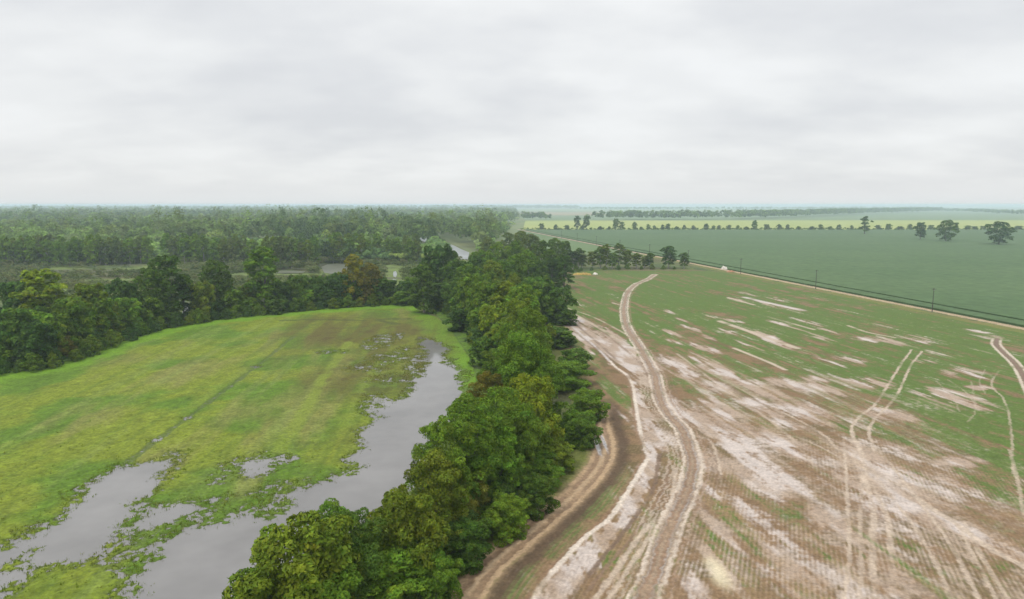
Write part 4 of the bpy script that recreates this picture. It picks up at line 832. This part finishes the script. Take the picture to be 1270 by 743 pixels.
# ------------------------------------------------------------------ utility poles along the gravel road
def make_pole():
    r = empty('utility_pole', (0, 0, 0)); MB().tube([(0, 0, -.5), (0, 0, 5), (0, 0, 10.4)], [.17, .145, .11], 10).build('post', M_WOOD, r)
    MB().box((0, 0, 9.85), (1.1, .055, .07)).build('crossarm', M_WOOD, r)
    br = MB()
    for s_ in (-1, 1): br.tube([(0, -.12, 9.2), (s_ * .62, -.1, 9.8)], [.025, .025], 5)
    br.build('brace', M_METAL, r)
    for x in (-.98, -.4, .98):
        MB().tube([(x, 0, 9.92), (x, 0, 10.0), (x, 0, 10.04), (x, 0, 10.12), (x, 0, 10.16)], [.03, .07, .045, .07, .03], 8).build('insulator', M_PORC, r)
    return r
proto = make_pole(); PL = ['dark utility pole beside the gravel road, nearest, under the right-hand lone trees', 'dark utility pole beside the gravel road, second nearest', 'dark utility pole beside the gravel road by the pale rubble heap']
for i in range(9):
    Yp = 290 + 81.6 * i; p = roadpt(Yp, -2.9 if i else -2.9)
    if i == 0: o = proto
    else:
        o = proto.copy(); COL.objects.link(o)
        for ch in proto.children: c = ch.copy(); COL.objects.link(c); c.parent = o
    o.location = (p[0], p[1], .35); o.rotation_euler = (0, 0, math.atan2(-rn[1], rn[0]) * -1)
    tag(o, PL[i] if i < 3 else 'faint far utility pole beside the gravel road beyond the grove', 'utility pole', 'utility poles along the gravel road')

# ------------------------------------------------------------------ heaps at the far end of the field
def heap(name, px, py, L, W, hgt, mat, label, cat, seed, rot=0.0):
    nx, ny = 44, 20; V = []; Fc = []
    for j in range(ny + 1):
        for i in range(nx + 1):
            u = i / nx * 2 - 1; v = j / ny * 2 - 1
            e = max(0, 1 - u * u) ** .5 * max(0, 1 - v * v) ** .6
            n = fbm(np.array([u * L / 1.5 + seed]), np.array([v * W / 1.2]), seed, 4)[0]
            n2 = vnoise(np.array([u * 3.1 + seed]), np.array([.5]), seed + 9)[0]
            V.append((u * L * .5 + (n - .5) * .5, v * W * .5 + (n - .5) * .5, e * hgt * (.35 + .75 * n + .35 * n2) - .05))
    for j in range(ny):
        for i in range(nx): a = j * (nx + 1) + i; Fc.append((a, a + 1, a + nx + 2, a + nx + 1))
    o = mesh_obj(name, V, Fc, mat, smooth=False); p = at(px, py); o.location = (p[0], p[1], ground_z(*p)); o.rotation_euler = (0, 0, rot)
    tag(o, label, cat); return o
M_STRAW = mat_sheet('yellow straw', (.38, .27, .07), (.25, .17, .05), .8, .35)
M_RUB = mat_sheet('pale rubble', (.62, .58, .52), (.45, .41, .36), 1.0, .3)
M_CLAY = mat_sheet('red clay', (.36, .19, .11), (.26, .15, .09), .8, .3)
heap('straw_heap', 722, 341.4, 12, 4.5, 1.5, M_STRAW, 'long low yellow straw heap at the far end of the field', 'heap', 3)
heap('rubble_heap', 738, 341.2, 3.2, 2.4, 1.5, M_RUB, 'small pale heap at the right end of the yellow straw heap', 'heap', 5)
heap('rubble_heap', 898, 334.6, 4.4, 3, 2.2, M_RUB, 'white rubble heap beside the gravel road near a utility pole', 'heap', 8)
heap('clay_heap', 906, 338, 5.5, 3.6, 1.2, M_CLAY, 'reddish clay heap between the white rubble and the utility pole', 'heap', 12)

# ------------------------------------------------------------------ air
hz = NT('haze'); hz.t.nodes.remove(hz.b); vol = hz.n('ShaderNodeVolumePrincipled'); vol.inputs['Color'].default_value = (.74, .88, 1.0, 1)
vol.inputs['Density'].default_value = .00017; vol.inputs['Anisotropy'].default_value = .25
hz.l(vol.outputs[0], hz.out.inputs['Volume'])
hb = MB().box((0, BIG / 2 - 1500, 24.5), (BIG + 400, BIG / 2 + 1900, 27.5)).build('haze', hz.m); tag(hb, 'thin pale haze over the whole plain', 'haze', kind='stuff')

# ------------------------------------------------------------------ sky and sun
W = bpy.data.worlds.new('World'); S.world = W; W.use_nodes = True; nt = W.node_tree; nt.nodes.clear()
def wn(t, **k):
    n = nt.nodes.new(t)
    for a, b in k.items(): setattr(n, a, b)
    return n
SUN_EL, SUN_AZ = R(56), R(-148)                 # azimuth from +Y towards +X
sky = wn('ShaderNodeTexSky', sky_type='NISHITA', sun_disc=False, sun_elevation=SUN_EL, sun_rotation=SUN_AZ)
out = wn('ShaderNodeOutputWorld'); bg = wn('ShaderNodeBackground'); bg.inputs['Strength'].default_value = .1
tc = wn('ShaderNodeTexCoord'); sep = wn('ShaderNodeSeparateXYZ'); nt.links.new(tc.outputs['Generated'], sep.inputs[0])
def wm(op, a, b=None):
    n = wn('ShaderNodeMath', operation=op)
    for i, v in enumerate((a, b)):
        if v is None: continue
        if isinstance(v, (int, float)): n.inputs[i].default_value = v
        else: nt.links.new(v, n.inputs[i])
    return n.outputs[0]
zc = wm('ADD', wm('MAXIMUM', sep.outputs[2], 0.0), .22)
cb = wn('ShaderNodeCombineXYZ'); nt.links.new(wm('DIVIDE', sep.outputs[0], zc), cb.inputs[0]); nt.links.new(wm('DIVIDE', sep.outputs[1], zc), cb.inputs[1])
def wnoise(sc, det, off):
    m = wn('ShaderNodeMapping'); m.inputs['Location'].default_value = off; m.inputs['Scale'].default_value = (sc * .8, sc, 1); nt.links.new(cb.outputs[0], m.inputs[0])
    n = wn('ShaderNodeTexNoise'); n.inputs['Scale'].default_value = 1; n.inputs['Detail'].default_value = det; n.inputs['Roughness'].default_value = .5; nt.links.new(m.outputs[0], n.inputs['Vector']); return n.outputs['Fac']
def wmap(v, a, b, c, d):
    n = wn('ShaderNodeMapRange', interpolation_type='SMOOTHSTEP'); nt.links.new(v, n.inputs[0])
    for i, q in enumerate((a, b, c, d)): n.inputs[i + 1].default_value = q
    return n.outputs[0]
big = wmap(wnoise(1.15, 5, (3.1, .4, 0)), .32, .64, .90, 1.03); fine = wmap(wnoise(3.2, 6, (1.3, 5.2, 0)), .33, .70, .96, 1.025)
grad = wm('ADD', wm('ADD', 6.62, wm('MULTIPLY', wm('MAXIMUM', sep.outputs[2], 0.0), 2.2)), wm('MULTIPLY', wm('MAXIMUM', wm('SUBTRACT', sep.outputs[2], .28), 0.0), 11.0))
lowb = wmap(sep.outputs[2], .0, .05, 0.0, 1.0)
tex = wm('ADD', wm('MULTIPLY', wm('SUBTRACT', wm('MULTIPLY', big, fine), .97), lowb), .97)
br = wm('MULTIPLY', grad, tex)
cr_ = wn('ShaderNodeMix', data_type='RGBA'); cr_.inputs[6].default_value = (.95, .972, 1.005, 1); cr_.inputs[7].default_value = (.985, 1.0, 1.005, 1); nt.links.new(wmap(tex, .82, 1.02, 0, 1), cr_.inputs[0])
vs = wn('ShaderNodeVectorMath', operation='SCALE'); nt.links.new(cr_.outputs[2], vs.inputs[0]); nt.links.new(br, vs.inputs['Scale'])
mx = wn('ShaderNodeMix', data_type='RGBA'); mx.inputs[0].default_value = .95; nt.links.new(sky.outputs[0], mx.inputs[6]); nt.links.new(vs.outputs[0], mx.inputs[7])
nt.links.new(mx.outputs[2], bg.inputs['Color']); nt.links.new(bg.outputs[0], out.inputs[0])
sl = bpy.data.lights.new('sun', 'SUN'); sl.energy = 1.3; sl.angle = R(12); sl.color = (1, .965, .91); so = bpy.data.objects.new('sun', sl); COL.objects.link(so)
sd = Vector((math.sin(SUN_AZ) * math.cos(SUN_EL), math.cos(SUN_AZ) * math.cos(SUN_EL), math.sin(SUN_EL))); so.rotation_euler = sd.to_track_quat('Z', 'Y').to_euler(); so.location = (0, 0, 300)

S.view_settings.view_transform = 'Standard'; S.view_settings.look = 'None'; S.view_settings.exposure = .35; S.view_settings.gamma = 1
cy = S.cycles; cy.max_bounces = 6; cy.diffuse_bounces = 3; cy.glossy_bounces = 2; cy.transmission_bounces = 2; cy.volume_bounces = 2; cy.transparent_max_bounces = 4
cy.caustics_reflective = False; cy.caustics_refractive = False; cy.sample_clamp_indirect = 4
